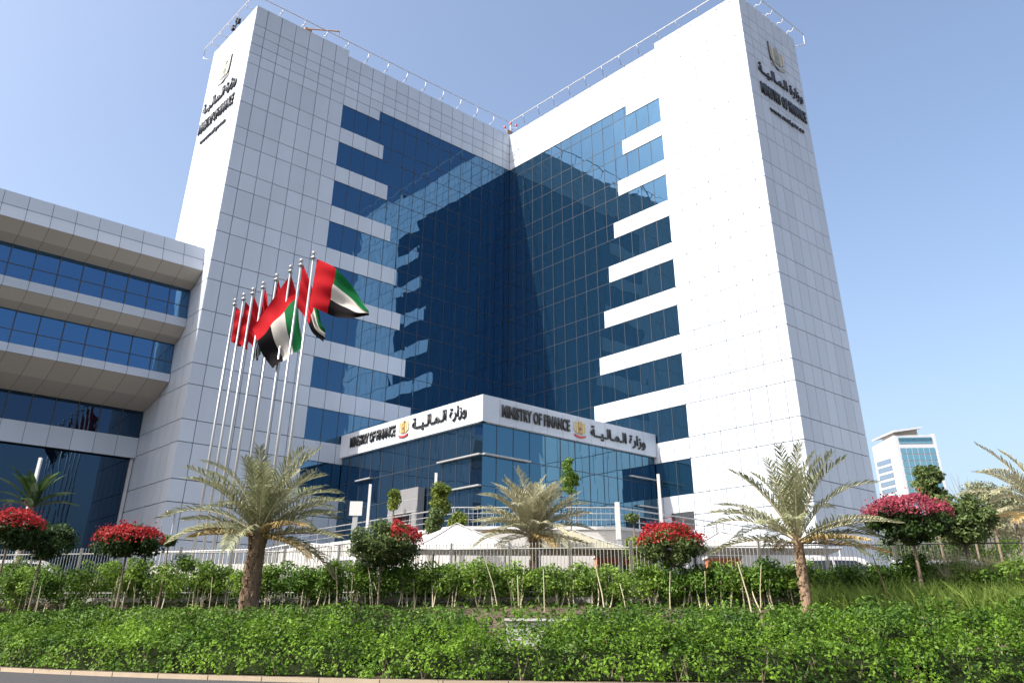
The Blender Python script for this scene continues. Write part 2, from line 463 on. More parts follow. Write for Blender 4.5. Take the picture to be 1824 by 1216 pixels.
slab(po, 'BL', 7.74, 11.16, 9.12, 9.16, 0.3, 0.365, 1); slab(po, 'BL', 7.74, 11.16, 8.34, 8.40, 0.3, 0.37, 1)
slab(po, 'BL', 9.43, 9.47, 8.36, 9.9, 0.3, 0.362, 1)
pp = po.build('porch', [mat('porch_panel', (0.17, 0.172, 0.185), 0.5, noise_s=1.5, noise_a=0.1), GALV], ho)
for a in (8.36, 9.47):
    d = MB(); slab(d, 'BL', a, a + 1.07, ZPOD + 0.02, 8.32, -0.12, -0.06, 0); slab(d, 'BL', a + 0.5, a + 0.54, ZPOD + .9, ZPOD + 1.5, -0.06, 0.0, 1)
    slab(d, 'BL', a + 0.015, a + 1.055, 7.7, 7.76, -0.06, -0.03, 1)
    d.build('door', [CARG, WHITEM], pp)

# ------------------------------------------------------------------ lettering and emblems
def text_mesh(body, width, height, depth, bold=0.0, parts=None):
    cu = bpy.data.curves.new('lettering', 'FONT')
    cu.body = body; cu.size = 1.0; cu.extrude = 0.0; cu.offset = bold; cu.space_character = 1.05 if body.isascii() else 1.0
    cu.resolution_u = 4
    ob = bpy.data.objects.new('lettering', cu); C.objects.link(ob)
    dg = bpy.context.evaluated_depsgraph_get()
    me = bpy.data.meshes.new_from_object(ob.evaluated_get(dg))
    bpy.data.objects.remove(ob); bpy.data.curves.remove(cu)
    bm = bmesh.new(); bm.from_mesh(me)
    bmesh.ops.remove_doubles(bm, verts=bm.verts, dist=1e-5)
    xs_ = [v.co.x for v in bm.verts]; ys_ = [v.co.y for v in bm.verts]
    x0, x1, y0, y1 = min(xs_), max(xs_), min(ys_), max(ys_)
    for v in bm.verts:
        v.co.x = (v.co.x - x0) / (x1 - x0) * width - width / 2
        v.co.y = (v.co.y - y0) / (y1 - y0) * height - height / 2
        v.co.z = 0
    r = bmesh.ops.extrude_face_region(bm, geom=bm.faces[:])
    for v in [g for g in r['geom'] if isinstance(g, bmesh.types.BMVert)]: v.co.z += depth
    bm.to_mesh(me); bm.free()
    return me
AR = '\uFE94\u0640\u0640\uFEF4\u0640\uFEDF\uFE8E\u0640\uFEE4\u0640\uFEDF\uFE8D \uFE93\uFEAD\uFE8D\uFEAF\uFEED'
SIDE_M = {  # text x axis, origin
    'BL': lambda t, z, n: (Vector((0, 1, 0)), fp('BL', t, n, z)), 'BR': lambda t, z, n: (Vector((-1, 0, 0)), fp('BR', t, n, z)),
    'LE': lambda t, z, n: (Vector((0, 1, 0)), fp('LE', t, n, z)), 'RE': lambda t, z, n: (Vector((-1, 0, 0)), fp('RE', t, n, z))}
Rb = Matrix.Rotation(A1, 4, 'Z')
def frame(side, t, z, n=0.0):
    xd, o = SIDE_M[side](t, z, n)
    y = Vector((0, 0, 1)); zz = xd.cross(y)
    m = Matrix((xd, y, zz)).transposed().to_4x4(); m.translation = Vector(o)
    W = Matrix.Translation(K) @ Rb @ m
    return W
def put_text(name, root, body, lx, ly, w_, h_, bold, depth=0.09, m=BLACKL):
    me = text_mesh(body, w_, h_, depth, bold)
    me.materials.clear(); me.materials.append(m)
    o = bpy.data.objects.new(name, me); C.objects.link(o); o.parent = root; o.location = (lx, ly, 0.0)
    return o
def emblem(root, lx, ly, s, rim=None, mats=None):
    """shield-shaped gold bird with a flag disc and a red scroll"""
    b = MB()
    def poly(pts, z0, z1, m=0):
        n = len(pts)
        b.face([(x * s, y * s, z1) for x, y in pts], m)
        for i in range(n):
            (x0, y0), (x1, y1) = pts[i], pts[(i + 1) % n]
            b.face([(x0 * s, y0 * s, z0), (x1 * s, y1 * s, z0), (x1 * s, y1 * s, z1), (x0 * s, y0 * s, z1)], m)
    for sx in (1, -1):                    # wings of long feathers, dropping to the scroll
        for i in range(4):
            x0 = sx * (0.14 + 0.095 * i); x1 = sx * (0.225 + 0.095 * i)
            top = 0.34 + 0.03 * i - (0.05 if i == 3 else 0); bot = -0.34 + 0.05 * i
            poly([(x0, top), (x1, top + 0.02), (x1, bot + 0.05), ((x0 + x1) / 2, bot), (x0, bot + 0.03)], 0, 0.05 + 0.01 * (i % 2), i % 2)
    poly([(-0.13, 0.28), (0.13, 0.28), (0.12, -0.2), (0, -0.34), (-0.12, -0.2)], 0, 0.07, 0)          # breast and tail
    poly([(-0.08, 0.29), (0.07, 0.29), (0.07, 0.40), (0.17, 0.42), (0.06, 0.50), (-0.06, 0.49), (-0.09, 0.4)], 0, 0.08, 0)   # head, beak
    eo = MB(); eo.v, eo.f, eo.m, eo.t = b.v, b.f, b.m, b.t
    e = eo.build('emblem', mats or [GOLD, CREAM], root, at_=(lx, ly, 0.0))
    d = MB()
    for r, z, m in ((0.125, 0.085, 0), (0.10, 0.095, 1), (0.07, 0.105, 2)):
        d.face([(r * s * math.cos(q * math.pi / 8), r * s * math.sin(q * math.pi / 8), z) for q in range(16)], m)
    d.build('disc', [F_WHITE, GREENM, GREYR if mats else REDM], e)
    sc = MB()
    n_ = 10
    for i in range(n_):
        a0, a1 = -0.5 + i / n_, -0.5 + (i + 1) / n_
        f = lambda a: -0.42 - 0.10 * (1 - (a * 2) ** 2)
        sc.hull8([(a0 * s, (f(a0) - 0.055) * s, 0), (a1 * s, (f(a1) - 0.055) * s, 0), (a1 * s, (f(a1) + 0.055) * s, 0), (a0 * s, (f(a0) + 0.055) * s, 0)] + [(a0 * s, (f(a0) - 0.055) * s, 0.07), (a1 * s, (f(a1) - 0.055) * s, 0.07), (a1 * s, (f(a1) + 0.055) * s, 0.07), (a0 * s, (f(a0) + 0.055) * s, 0.07)])
    sc.build('scroll', [GREYR if mats else REDM], e)
    if rim:
        rm = MB(); pts = [(0.52 * s * x, 0.56 * s * y, 0.03) for x, y in ((rim, 1.0), (rim, 0.3), (rim * 0.95, -0.3), (rim * 0.75, -0.75), (rim * 0.3, -1.0), (0, -1.08))]
        rm.tube(pts, 0.075, 0, 6); rm.build('rim', [BLACKL], e)
    return e
def sign(side, t, z, label):
    r = empty('building_sign', (0, 0, 0), 0, label, 'sign')
    r.matrix_world = frame(side, t, z, 0.012)
    return r
EN = 'MINISTRY OF FINANCE'
s1 = sign('BL', 8.6, 13.4, 'black bilingual sign with gold crest on the sunlit white fascia over the entrance doors')
put_text('english_lettering', s1, EN, 4.55 - 8.6, 0.10, 6.0, 0.78, 0.028)
emblem(s1, -0.02, 0.02 + 0.05, 1.12); put_text('arabic_lettering', s1, AR, 12.65 - 8.6, 0.08, 6.05, 0.98, 0.018)
s1.location = s1.location + Vector((0, 0, 0.75))
s2 = sign('BR', 8.5, 14.15, 'black bilingual sign with gold crest on the shaded grey fascia right of the entrance corner')
put_text('english_lettering', s2, EN, 8.5 - 12.67, 0.05, 6.3, 0.82, 0.028)
emblem(s2, 0.0, 0.0, 1.12); put_text('arabic_lettering', s2, AR, 8.5 - 4.4, -0.06, 6.0, 1.0, 0.018)
for sd, lab in (('LE', 'crest and stacked black lettering high on the sunlit narrow end of the left wing'), ('RE', 'crest and stacked black lettering high on the shaded narrow end of the right wing')):
    s3 = sign(sd, 5.0, 42.0, lab)
    put_text('english_lettering', s3, EN, 0.0, -0.15, 7.0, 1.15, 0.030, 0.12)
    put_text('arabic_lettering', s3, AR, 0.0, 1.85, 6.9, 1.35, 0.022, 0.12)
    put_text('web_lettering', s3, 'www.mof.gov.ae', 0.0, -1.95, 5.2, 0.5, 0.03, 0.12)
    emblem(s3, 0.0, 4.6, 2.2, 1.0 if sd == 'LE' else -1.0, [GREYR, CREAM])

# ------------------------------------------------------------------ low block on the left
annex = empty('office_annex', K, A1, 'low grey office block with stepped overhanging window bands, left of the tower', 'building')
UE = 78.0
U0 = UL + 0.02
def band(pts, m=0, name=None):
    pass
jl = [U0 + 1.55 * k for k in range(0, 31)] + [UE]
def prism(mb, prof, m, gap=0.015):
    """profile (v,z) faces swept along u, panel by panel"""
    for a, b in zip(jl[:-1], jl[1:]):
        for (v0, z0), (v1, z1) in zip(prof[:-1], prof[1:]):
            mb.face([(a + gap, v0, z0), (b - gap, v0, z0), (b - gap, v1, z1), (a + gap, v1, z1)], m)
ab = MB()
back = [(-1.62, 27.80), (-1.60, 27.80)]
ab.box((U0, -22, ZPL), (UE, -8.35, 27.3), 2)                                   # dark body
ab.box((U0, -8.4, 17.75), (UE, -4.6, 27.3), 2); ab.box((U0, -4.6, 22.0), (UE, -3.2, 27.2), 2)
ab.box((U0, -22, 27.3), (UE, -1.66, 27.74), 0)
ao = ab.build('block', [CLADG, SOFF, CORE], annex)
pr = MB()
prism(pr, [(-1.64, 27.80), (-1.42, 26.75)], 0); prism(pr, [(-1.42, 26.72), (-1.18, 25.78)], 0)
pr.face([(U0, -1.64, 27.80), (UE, -1.64, 27.80), (UE, -3, 27.80), (U0, -3, 27.80)], 0)
pr.face([(U0, -1.46, 26.75), (UE, -1.46, 26.75), (UE, -1.46, 26.7), (U0, -1.46, 26.7)], 2)
for (v0, z0), (v1, z1) in (((-1.66, 27.78), (-1.20, 25.80)),): pr.face([(U0, v0 - 0.02, z0), (UE, v0 - 0.02, z0), (UE, v1 - 0.02, z1), (U0, v1 - 0.02, z1)], 2)
pr.build('parapet', [CLADG, SOFF, JOINT], annex)
def soffit(prof):
    s_ = MB(); prism(s_, prof, 0, 0.012)
    for (v0, z0), (v1, z1) in zip(prof[:-1], prof[1:]): s_.face([(U0, v0 - 0.01, z0 + 0.02), (UE, v0 - 0.01, z0 + 0.02), (UE, v1 - 0.01, z1 + 0.02), (U0, v1 - 0.01, z1 + 0.02)], 1)
    s_.build('soffit', [SOFF, JOINT], annex)
soffit([(-1.18, 25.77), (-2.05, 25.05), (-2.97, 24.72)])
soffit([(-2.62, 21.60), (-3.3, 20.95), (-4.13, 20.64)])
soffit([(-3.76, 17.65), (-5.6, 16.75), (-7.96, 16.20)])
def awin(v0, z0, v1, z1, split, mats):
    g = MB(); zs = [z1, z1 + (z0 - z1) * split, z0] if split else [z1, z0]
    for a, b in zip(jl[:-1], jl[1:]):
        for za, zb in zip(zs[:-1], zs[1:]):
            f = lambda z: v1 + (v0 - v1) * (z - z1) / (z0 - z1)
            j = [RNG.uniform(-0.004, 0.004) for _ in range(4)]
            g.face([(a, f(za) + j[0], za), (b, f(za) + j[1], za), (b, f(zb) + j[2], zb), (a, f(zb) + j[3], zb)], 0)
        g.hull8([(b - 0.035, v1 - 0.05, z1), (b + 0.035, v1 - 0.05, z1), (b + 0.035, v1 + 0.03, z1), (b - 0.035, v1 + 0.03, z1), (b - 0.035, v0 - 0.05, z0), (b + 0.035, v0 - 0.05, z0), (b + 0.035, v0 + 0.03, z0), (b - 0.035, v0 + 0.03, z0)], 1)
    for z in zs[1:-1]:
        f_ = v1 + (v0 - v1) * (z - z1) / (z0 - z1); g.box((U0, f_ - 0.05, z - 0.025), (UE, f_ + 0.02, z + 0.025), 1)
    g.build('window', mats, annex)
GLASS4 = glassmat('annex_glass', (0.080, 0.175, 0.30), 0.008)
awin(-2.97, 24.72, -2.66, 22.30, 0.4, [GLASS4, JOINT])
awin(-4.13, 20.64, -3.92, 18.28, 0.4, [GLASS4, JOINT])
awin(-7.96, 16.20, -7.86, 14.20, 0, [GLASS3, JOINT])
def aband(prof):
    s_ = MB(); prism(s_, prof, 0)
    for (v0, z0), (v1, z1) in zip(prof[:-1], prof[1:]): s_.face([(U0, v0 - 0.02, z0 - .01), (UE, v0 - 0.02, z0 - .01), (UE, v1 - 0.02, z1 + .01), (U0, v1 - 0.02, z1 + .01)], 1)
    s_.build('spandrel', [CLAD, JOINT], annex)
aband([(-2.70, 22.31), (-2.60, 22.28), (-2.62, 21.62)])
aband([(-3.95, 18.29), (-3.78, 18.26), (-3.74, 17.66)])
aband([(-7.88, 14.21), (-7.80, 14.19), (-7.72, 12.70)])
gw = MB(); n0 = 0
for a, b in zip(jl[:-1], jl[1:]):
    for za, zb in ((ZPL, 5.6), (5.6, 9.2), (9.2, 12.7)):
        j = [RNG.uniform(-0.004, 0.004) for _ in range(4)]
        gw.face([(a, -8.2 + j[0], za), (b, -8.2 + j[1], za), (b, -8.2 + j[2], zb), (a, -8.2 + j[3], zb)], 0)
gw.face([(U0, -8.21, 12.72), (UE, -8.21, 12.72), (UE, -7.74, 12.71), (U0, -7.74, 12.71)], 1)
gw.build('glass_wall', [GLASS3, CORE], annex)
co = MB(); co.box((U0 + 0.05, -8.15, ZPL), (U0 + 0.25, -7.95, 12.7)); co.build('column', [WHITEM], annex)

# ------------------------------------------------------------------ terrace in front of the entrance
pod = empty('entrance_terrace', K, A1, 'pale raised terrace with a cut corner below the entrance hall', 'terrace')
P_ = [(-0.0, 0.05), (23.3, 0.05), (23.3, 22.0), (17.2, 28.0), (0.05, 28.0)]
P_ = [(0.05, 0.05), (23.3, 0.05), (23.3, 22.0), (17.2, 28.0), (0.05, 28.0)]
pm = MB()
pm.face([(x, y, ZPOD - 0.005) for x, y in P_], 1)
for i in range(1, 4):
    (x0, y0), (x1, y1) = P_[i], P_[i + 1]
    pm.face([(x0, y0, ZPL), (x1, y1, ZPL), (x1, y1, ZPOD), (x0, y0, ZPOD)], 0)
pm.build('retaining_wall', [CONC, PAVE], pod)
cp = MB()
for i in range(1, 4):
    a, b = Vector((*P_[i], 0)), Vector((*P_[i + 1], 0)); d = (b - a).normalized(); nrm = Vector((d.y, -d.x, 0))
    q = [a + nrm * 0.06, b + nrm * 0.06, b - nrm * 0.35, a - nrm * 0.35]
    cp.hull8([(p.x, p.y, ZPOD - 0.06 + i * .002) for p in q] + [(p.x, p.y, ZPOD + 0.10 + i * .003) for p in q])
cp.build('coping', [WHITEM], pod)
for i in range(1, 4):
    a, b = Vector((*P_[i], ZPOD)), Vector((*P_[i + 1], ZPOD)); d = (b - a); ln = d.length; d.normalize(); nrm = Vector((d.y, -d.x, 0))
    a = a - nrm * 0.15; b = b - nrm * 0.15
    r = MB()
    for h in (1.05, 0.75, 0.45): r.tube([a + Vector((0, 0, h)), b + Vector((0, 0, h))], 0.035 if h > 1 else 0.02, 0, 6)
    n_ = int(ln / 1.9)
    for k in range(n_ + 1):
        p = a + d * (ln * k / n_); r.tube([p + Vector((0, 0, 0.05)), p + Vector((0, 0, 1.05))], 0.028, 0, 6)
    if i == 2:
        for k in range(36):
            p = a + d * (ln * (k + .5) / 36); r.tube([p + Vector((0, 0, 0.1)), p + Vector((0, 0, 1.03))], 0.014, 0, 4)
    r.build('railing', [STEEL], pod)

# ------------------------------------------------------------------ flagpoles and flags
PV = [16.39, 14.90, 13.60, 11.79, 10.00, 8.55, 7.22, 5.87]
POLE_PX = [(560, 445), (538, 457), (519.5, 472), (494, 486), (470, 500), (451, 513), (436, 525), (419, 535)]
PTOP = 21.5
FL = [  # top edge, bottom edge (survey pixels beside the pole), share of red
    ([(565, 461), (597, 480), (627, 508), (645, 540), (661, 558)], [(551, 545), (580, 556), (606, 566), (632, 570), (657, 566)], 0.27, 'wide open flag streaming right from the nearest tallest pole'),
    ([(539, 470), (552, 500), (563, 535), (573, 572), (581, 588)], [(529, 546), (541, 562), (552, 580), (562, 600), (577, 611)], 0.5, 'narrow half furled flag beside the open flag, its end crumpled low'),
    ([(518, 488), (529, 530), (536, 575), (539, 618)], [(449, 585), (462, 612), (472, 640), (489, 657)], 0.32, 'broad hanging flag showing red, black, white and green in the middle of the row'),
    ([(495, 498), (500, 520), (501, 548), (497, 590), (492, 620)], [(487, 545), (486, 575), (485, 605), (486, 630), (488, 645)], 0.5, 'thin red flag hanging limp just behind the broad hanging flag'),
    ([(472, 512), (477, 535), (474, 565), (466, 600), (462, 628)], [(464, 560), (462, 585), (458, 605), (455, 625), (452, 640)], 0.45, 'small red flag slack against its pole, half hidden by the broad flag'),
    ([(452, 527), (461, 552), (463, 580), (456, 610), (450, 632)], [(440, 606), (447, 613), (452, 622), (448, 632), (444, 640)], 0.55, 'slack red flag with a black and white tail below, third from the far end'),
    ([(437, 537), (443, 545), (445, 560), (441, 575), (438, 590)], [(425, 610), (434, 618), (438, 620), (435, 618), (430, 615)], 0.62, 'plain looking red furled flag on the second farthest pole'),
    ([(420, 546), (430, 556), (432, 566), (427, 575), (423, 582)], [(411, 609), (420, 611), (426, 614), (422, 613), (417, 611)], 0.62, 'red furled flag on the farthest, leftmost pole')]
def curve(pts, s):
    n = len(pts) - 1; x = s * n; i = min(int(x), n - 1); f = x - i
    p0, p1, p2, p3 = pts[max(i - 1, 0)], pts[i], pts[i + 1], pts[min(i + 2, n)]
    return 0.5 * ((2 * p1) + (p2 - p0) * f + (2 * p0 - 5 * p1 + 4 * p2 - p3) * f * f + (3 * p1 - p0 - 3 * p2 + p3) * f ** 3)
POLE_LAB = ['tall steel flagpole with ball finial, nearest of the eight', 'steel flagpole second nearest, carrying the half furled flag', 'steel flagpole third nearest, carrying the broad hanging flag', 'steel flagpole just behind the broad hanging flag', 'steel flagpole fifth nearest, its flag mostly hidden', 'steel flagpole third from the far end of the row', 'steel flagpole second from the far end of the row', 'steel flagpole at the far left end of the row']
for i, v in enumerate(PV):
    base = glob(30.08, v, ZPL)
    t = empty('flagpole', base, A1, POLE_LAB[i], 'flagpole', 'steel flagpoles in a row')
    p = MB(); H = PTOP - ZPL
    p.tube([(0, 0, 0), (0, 0, H * 0.5), (0, 0, H - 0.45)], 0.105, 0, 10, r1=0.06); p.lathe([(0.2, 0), (0.2, 0.05), (0.12, 0.06)], n=12)
    p.build('pole', [STEEL], t, smooth=True)
    f = MB(); f.lathe([(0.0, H - 0.47), (0.17, H - 0.46), (0.17, H - 0.40), (0.05, H - 0.38), (0.05, H - 0.22), (0.09, H - .2), (0.135, H - 0.10), (0.09, H - 0.01), (0.0, H)], n=12)
    f.build('finial', [STEEL], t, smooth=True)
    # cloth: control points in the upright plane facing the road, at the pole's distance
    tp, bt, red, lab = FL[i]
    Yp = base.y
    o0 = glob(30.08, v, PTOP)
    q = lambda px: at(px[0], px[1], Yp) - o0
    T = [q(a) for a in tp]; B_ = [q(a) for a in bt]
    NS, NW = 40, 24
    ph = i * 1.7
    vs, fs, ms = [], [], []
    for a in range(NS + 1):
        s = a / NS
        P0, P1 = curve(T, s), curve(B_, s)
        for b in range(NW + 1):
            w_ = b / NW
            p_ = P0.lerp(P1, w_)
            amp = (0.24 if i in (0, 2) else 0.16) * min(1, s * 3)
            p_ = p_ + Vector((0, -1, 0)) * (amp * math.sin(7.5 * s + 2.2 * w_ + ph) + 0.10 * min(1, 4 * s) * math.sin(15 * w_ + 5 * s + ph) - 0.9 * s * (1 if i > 2 else -0.3) * (0.5 if i > 2 else 1))
            p_ = p_ + Vector((0.03, 0, 0.05)) * math.sin(11 * s + ph + w_ * 3) * s
            vs.append(tuple(p_))
    for a in range(NS):
        for b in range(NW):
            fs.append((a * (NW + 1) + b, (a + 1) * (NW + 1) + b, (a + 1) * (NW + 1) + b + 1, a * (NW + 1) + b + 1))
            ms.append(0 if (a + .5) / NS < red else 1 + min(2, int((b + .5) / NW * 3)))
    me = bpy.data.meshes.new('flag'); me.from_pydata(vs, [], fs)
    for m_ in (F_RED, F_GREEN, F_WHITE, F_BLACK): me.materials.append(m_)
    me.polygons.foreach_set('material_index', np.array(ms, dtype=np.int32)); me.polygons.foreach_set('use_smooth', np.ones(len(fs), dtype=bool))
    fo = bpy.data.objects.new('flag', me); fo.location = o0; C.objects.link(fo)
    tag(fo, lab, 'flag', 'national flags on the poles')

# ------------------------------------------------------------------ foliage builders
def leaves(mb, cen, nrm, size, tones, m=0, spread=0.8, asp=0.55, droop=0.0):
    """rhombic leaves at cen (n,3), facing roughly nrm"""
    n = len(cen)
    nn = nrm + NR.normal(0, spread, (n, 3)); nn /= np.linalg.norm(nn, axis=1, keepdims=True) + 1e-9
    a = NR.normal(0, 1, (n, 3)); a -= (a * nn).sum(1, keepdims=True) * nn; a /= np.linalg.norm(a, axis=1, keepdims=True) + 1e-9
    b = np.cross(nn, a)
    s = size * NR.uniform(0.6, 1.35, (n, 1))
    V = np.stack([cen - a * s, cen + b * s * asp - a * s * .1, cen + a * s, cen - b * s * asp - a * s * .1], 1)
    V[:, 2, 2] -= droop * s[:, 0]
    mb.arr(V, tones, 4, m)
def blob_pts(n, c, r, inner=0.55, up=None):
    d = NR.normal(0, 1, (n, 3)); d /= np.linalg.norm(d, axis=1, keepdims=True)
    rad = inner + (1 - inner) * NR.random((n, 1)) ** 0.6
    return np.array(c) + d * rad * np.array(r), d
def clumps(n_cl, c, r, cr, seed=0):
    """centres and sizes of leaf clumps spread through an ellipsoid"""
    p, d = blob_pts(n_cl, c, r, 0.45)
    return p, NR.uniform(cr * 0.65, cr * 1.3, n_cl)
def crown(mb, c, r, n_cl, cr, per, size, m=0, zmin=None, flat=1.0, spread=0.8):
    ps, rs = clumps(n_cl, c, r, cr)
    for p, q in zip(ps, rs):
        if zmin is not None and p[2] < zmin: p[2] = zmin + abs(p[2] - zmin) * 0.3
        k = int(per * (q / cr) ** 2)
        pts, d = blob_pts(k, p, (q, q, q * 0.75 * flat), 0.35)
        base = NR.uniform(0.1, 0.9)
        leaves(mb, pts, d + np.array([0, 0, 0.5]), size, np.clip(base + NR.normal(0, 0.22, k), 0, 1), m, spread)
def trunk(mb, p0, p1, r0, r1, bend=0.1, n=6, m=0, seg=7):
    p0, p1 = Vector(p0), Vector(p1); pts = []
    bx, by = RNG.uniform(-bend, bend), RNG.uniform(-bend, bend)
    for i in range(seg):
        t = i / (seg - 1); pts.append(p0.lerp(p1, t) + Vector((bx, by, 0)) * math.sin(math.pi * t))
    mb.tube(pts, r0, m, n, r1=r1)

# hedges along the road -----------------------------------------------------------
def hedge(x0, x1, prof, dens, size, mats, label, name='hedge', off=lambda x: 0.0, lump=0.35, hvar=0.12, seed=0.0, sprig=0.0):
    area = (x1 - x0) * sum(math.hypot(b[0] - a[0], b[1] - a[1]) for a, b in zip(prof[:-1], prof[1:]))
    n = int(area * dens)
    seg = np.array([math.hypot(b[0] - a[0], b[1] - a[1]) for a, b in zip(prof[:-1], prof[1:])]); cum = np.concatenate([[0], np.cumsum(seg)])
    X = NR.uniform(x0, x1, n); q = NR.uniform(0, cum[-1], n)
    d = np.interp(q, cum, [p[0] for p in prof]); z = np.interp(q, cum, [p[1] for p in prof])
    idx = np.clip(np.searchsorted(cum, q) - 1, 0, len(seg) - 1)
    tx = np.array([b[0] - a[0] for a, b in zip(prof[:-1], prof[1:])])[idx] / seg[idx]; tz = np.array([b[1] - a[1] for a, b in zip(prof[:-1], prof[1:])])[idx] / seg[idx]
    nx, nz = -tz, tx
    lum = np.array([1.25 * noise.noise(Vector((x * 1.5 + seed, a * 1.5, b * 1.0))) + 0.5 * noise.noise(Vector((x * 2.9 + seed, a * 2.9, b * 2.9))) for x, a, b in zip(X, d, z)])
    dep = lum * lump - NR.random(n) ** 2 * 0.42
    endf = np.clip(np.minimum(X - x0, x1 - X) / 0.9, 0.0, 1.0)
    hz = 1.0 + hvar * np.array([noise.noise(Vector((x * 0.45 + seed * 3, 7.1, 0))) for x in X])
    sprg = (NR.random(n) < 0.06) * NR.random(n) * sprig
    dd, zz = d + nx * dep, (z + nz * dep) * hz * (0.45 + 0.55 * np.sqrt(endf)) + sprg
    Y = np.array([y_edge(x) + off(x) for x in X]) + dd
    cen = np.stack([X, Y, np.maximum(zz, 0.14)], 1)
    nr = np.stack([np.zeros(n), nx, nz + 0.35], 1)
    patch = np.array([noise.noise(Vector((x * 0.35 + 3 + seed, z_ * 0.9, 4.0))) for x, z_ in zip(X, z)])
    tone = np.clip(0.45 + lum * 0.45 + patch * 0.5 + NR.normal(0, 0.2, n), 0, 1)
    gap = np.array([noise.noise(Vector((x * 2.3 + seed * 2, a * 2.3, b * 1.7 + 5))) for x, a, b in zip(X, d, z)])
    kp = ~((gap < -0.16) & (NR.random(n) < 0.85))
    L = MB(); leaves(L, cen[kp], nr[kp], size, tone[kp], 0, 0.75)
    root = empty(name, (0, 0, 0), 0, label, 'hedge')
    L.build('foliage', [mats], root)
    st = MB()
    xx = x0 + 0.3
    while xx < x1 - 0.3:
        k = RNG.uniform(0.2, 0.5)
        px = prof[0][0] + RNG.uniform(0.35, 1.6); yy = y_edge(xx) + off(xx) + px
        for _ in range(2):
            st.tube([(xx, yy, 0.06), (xx + RNG.uniform(-.25, .25), yy + RNG.uniform(-.2, .3), prof[-1][1] * RNG.uniform(.55, .85))], 0.018, 0, 4, r1=0.006)
        xx += k
    # near-black sheet: inner shade put into its colour, also keeps the sky out
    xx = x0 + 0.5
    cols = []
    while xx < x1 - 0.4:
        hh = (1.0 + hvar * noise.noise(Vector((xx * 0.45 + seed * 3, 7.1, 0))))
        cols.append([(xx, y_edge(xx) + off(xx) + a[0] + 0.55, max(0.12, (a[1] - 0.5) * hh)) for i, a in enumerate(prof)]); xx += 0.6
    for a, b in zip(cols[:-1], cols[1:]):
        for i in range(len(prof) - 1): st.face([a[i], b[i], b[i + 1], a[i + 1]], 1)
    st.build('branches', [BARK, INNER], root)  # bark twigs, plus the sheet coloured as inner shade
    return root
front = [(0.12, 0.16), (0.22, 0.50), (0.62, 0.98), (1.4, 1.16), (2.4, 1.18), (2.9, 0.8)]
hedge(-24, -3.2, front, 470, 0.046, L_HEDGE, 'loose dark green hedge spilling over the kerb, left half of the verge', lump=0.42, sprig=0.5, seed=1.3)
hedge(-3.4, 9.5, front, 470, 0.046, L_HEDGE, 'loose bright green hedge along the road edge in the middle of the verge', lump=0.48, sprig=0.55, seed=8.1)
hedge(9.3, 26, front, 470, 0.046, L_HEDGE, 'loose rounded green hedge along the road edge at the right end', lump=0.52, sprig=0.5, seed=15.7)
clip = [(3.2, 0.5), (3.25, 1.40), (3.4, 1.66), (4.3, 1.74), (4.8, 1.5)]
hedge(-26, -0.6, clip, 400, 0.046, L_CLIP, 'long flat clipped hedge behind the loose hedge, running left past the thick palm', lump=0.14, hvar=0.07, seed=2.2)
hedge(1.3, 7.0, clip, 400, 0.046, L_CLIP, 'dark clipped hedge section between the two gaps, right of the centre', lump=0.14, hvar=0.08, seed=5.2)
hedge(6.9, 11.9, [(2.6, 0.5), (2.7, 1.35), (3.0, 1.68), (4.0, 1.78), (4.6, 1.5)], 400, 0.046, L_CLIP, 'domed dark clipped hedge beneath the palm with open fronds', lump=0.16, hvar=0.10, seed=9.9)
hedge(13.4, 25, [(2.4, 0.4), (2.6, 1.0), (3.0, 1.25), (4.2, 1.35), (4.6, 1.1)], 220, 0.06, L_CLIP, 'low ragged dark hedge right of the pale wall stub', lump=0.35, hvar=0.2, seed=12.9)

def y_off(x): return y_fence(x) - y_edge(x) + 0.9
class _Z: pass
def back_hedge():
    n = 15000; X = NR.uniform(-24, 12, n); t = NR.random(n); side = NR.random(n) < .6
    d = np.where(side, NR.normal(0, .10, n), t * 0.9); z = np.where(side, 0.9 * t, 0.95 + NR.normal(0, .08, n))
    lum = np.array([noise.noise(Vector((x * 1.3, b * 1.2, 3.3))) for x, b in zip(X, z)])
    Y = np.array([y_fence(x) for x in X]) + 0.55 + d - lum * .25
    L = MB(); leaves(L, np.stack([X, Y, ZPL + np.maximum(.03, z + lum * .12)], 1), np.stack([np.zeros(n), np.where(side, -1., 0.), np.where(side, .3, 1.)], 1), 0.075, np.clip(.4 + lum * .5 + NR.normal(0, .2, n), 0, 1))
    root = empty('hedge', (0, 0, 0), 0, 'long dark clipped hedge standing directly behind the picket fence', 'hedge')
    L.build('foliage', [L_CLIP], root)
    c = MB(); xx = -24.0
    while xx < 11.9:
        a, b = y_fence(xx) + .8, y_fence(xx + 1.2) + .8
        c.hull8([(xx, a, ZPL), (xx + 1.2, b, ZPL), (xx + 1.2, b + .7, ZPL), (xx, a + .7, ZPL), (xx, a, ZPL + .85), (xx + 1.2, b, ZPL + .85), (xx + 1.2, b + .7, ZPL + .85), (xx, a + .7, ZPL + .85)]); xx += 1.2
    c.build('branches', [INNER], root)  # solid block coloured near-black as the hedge's inner shade
back_hedge()
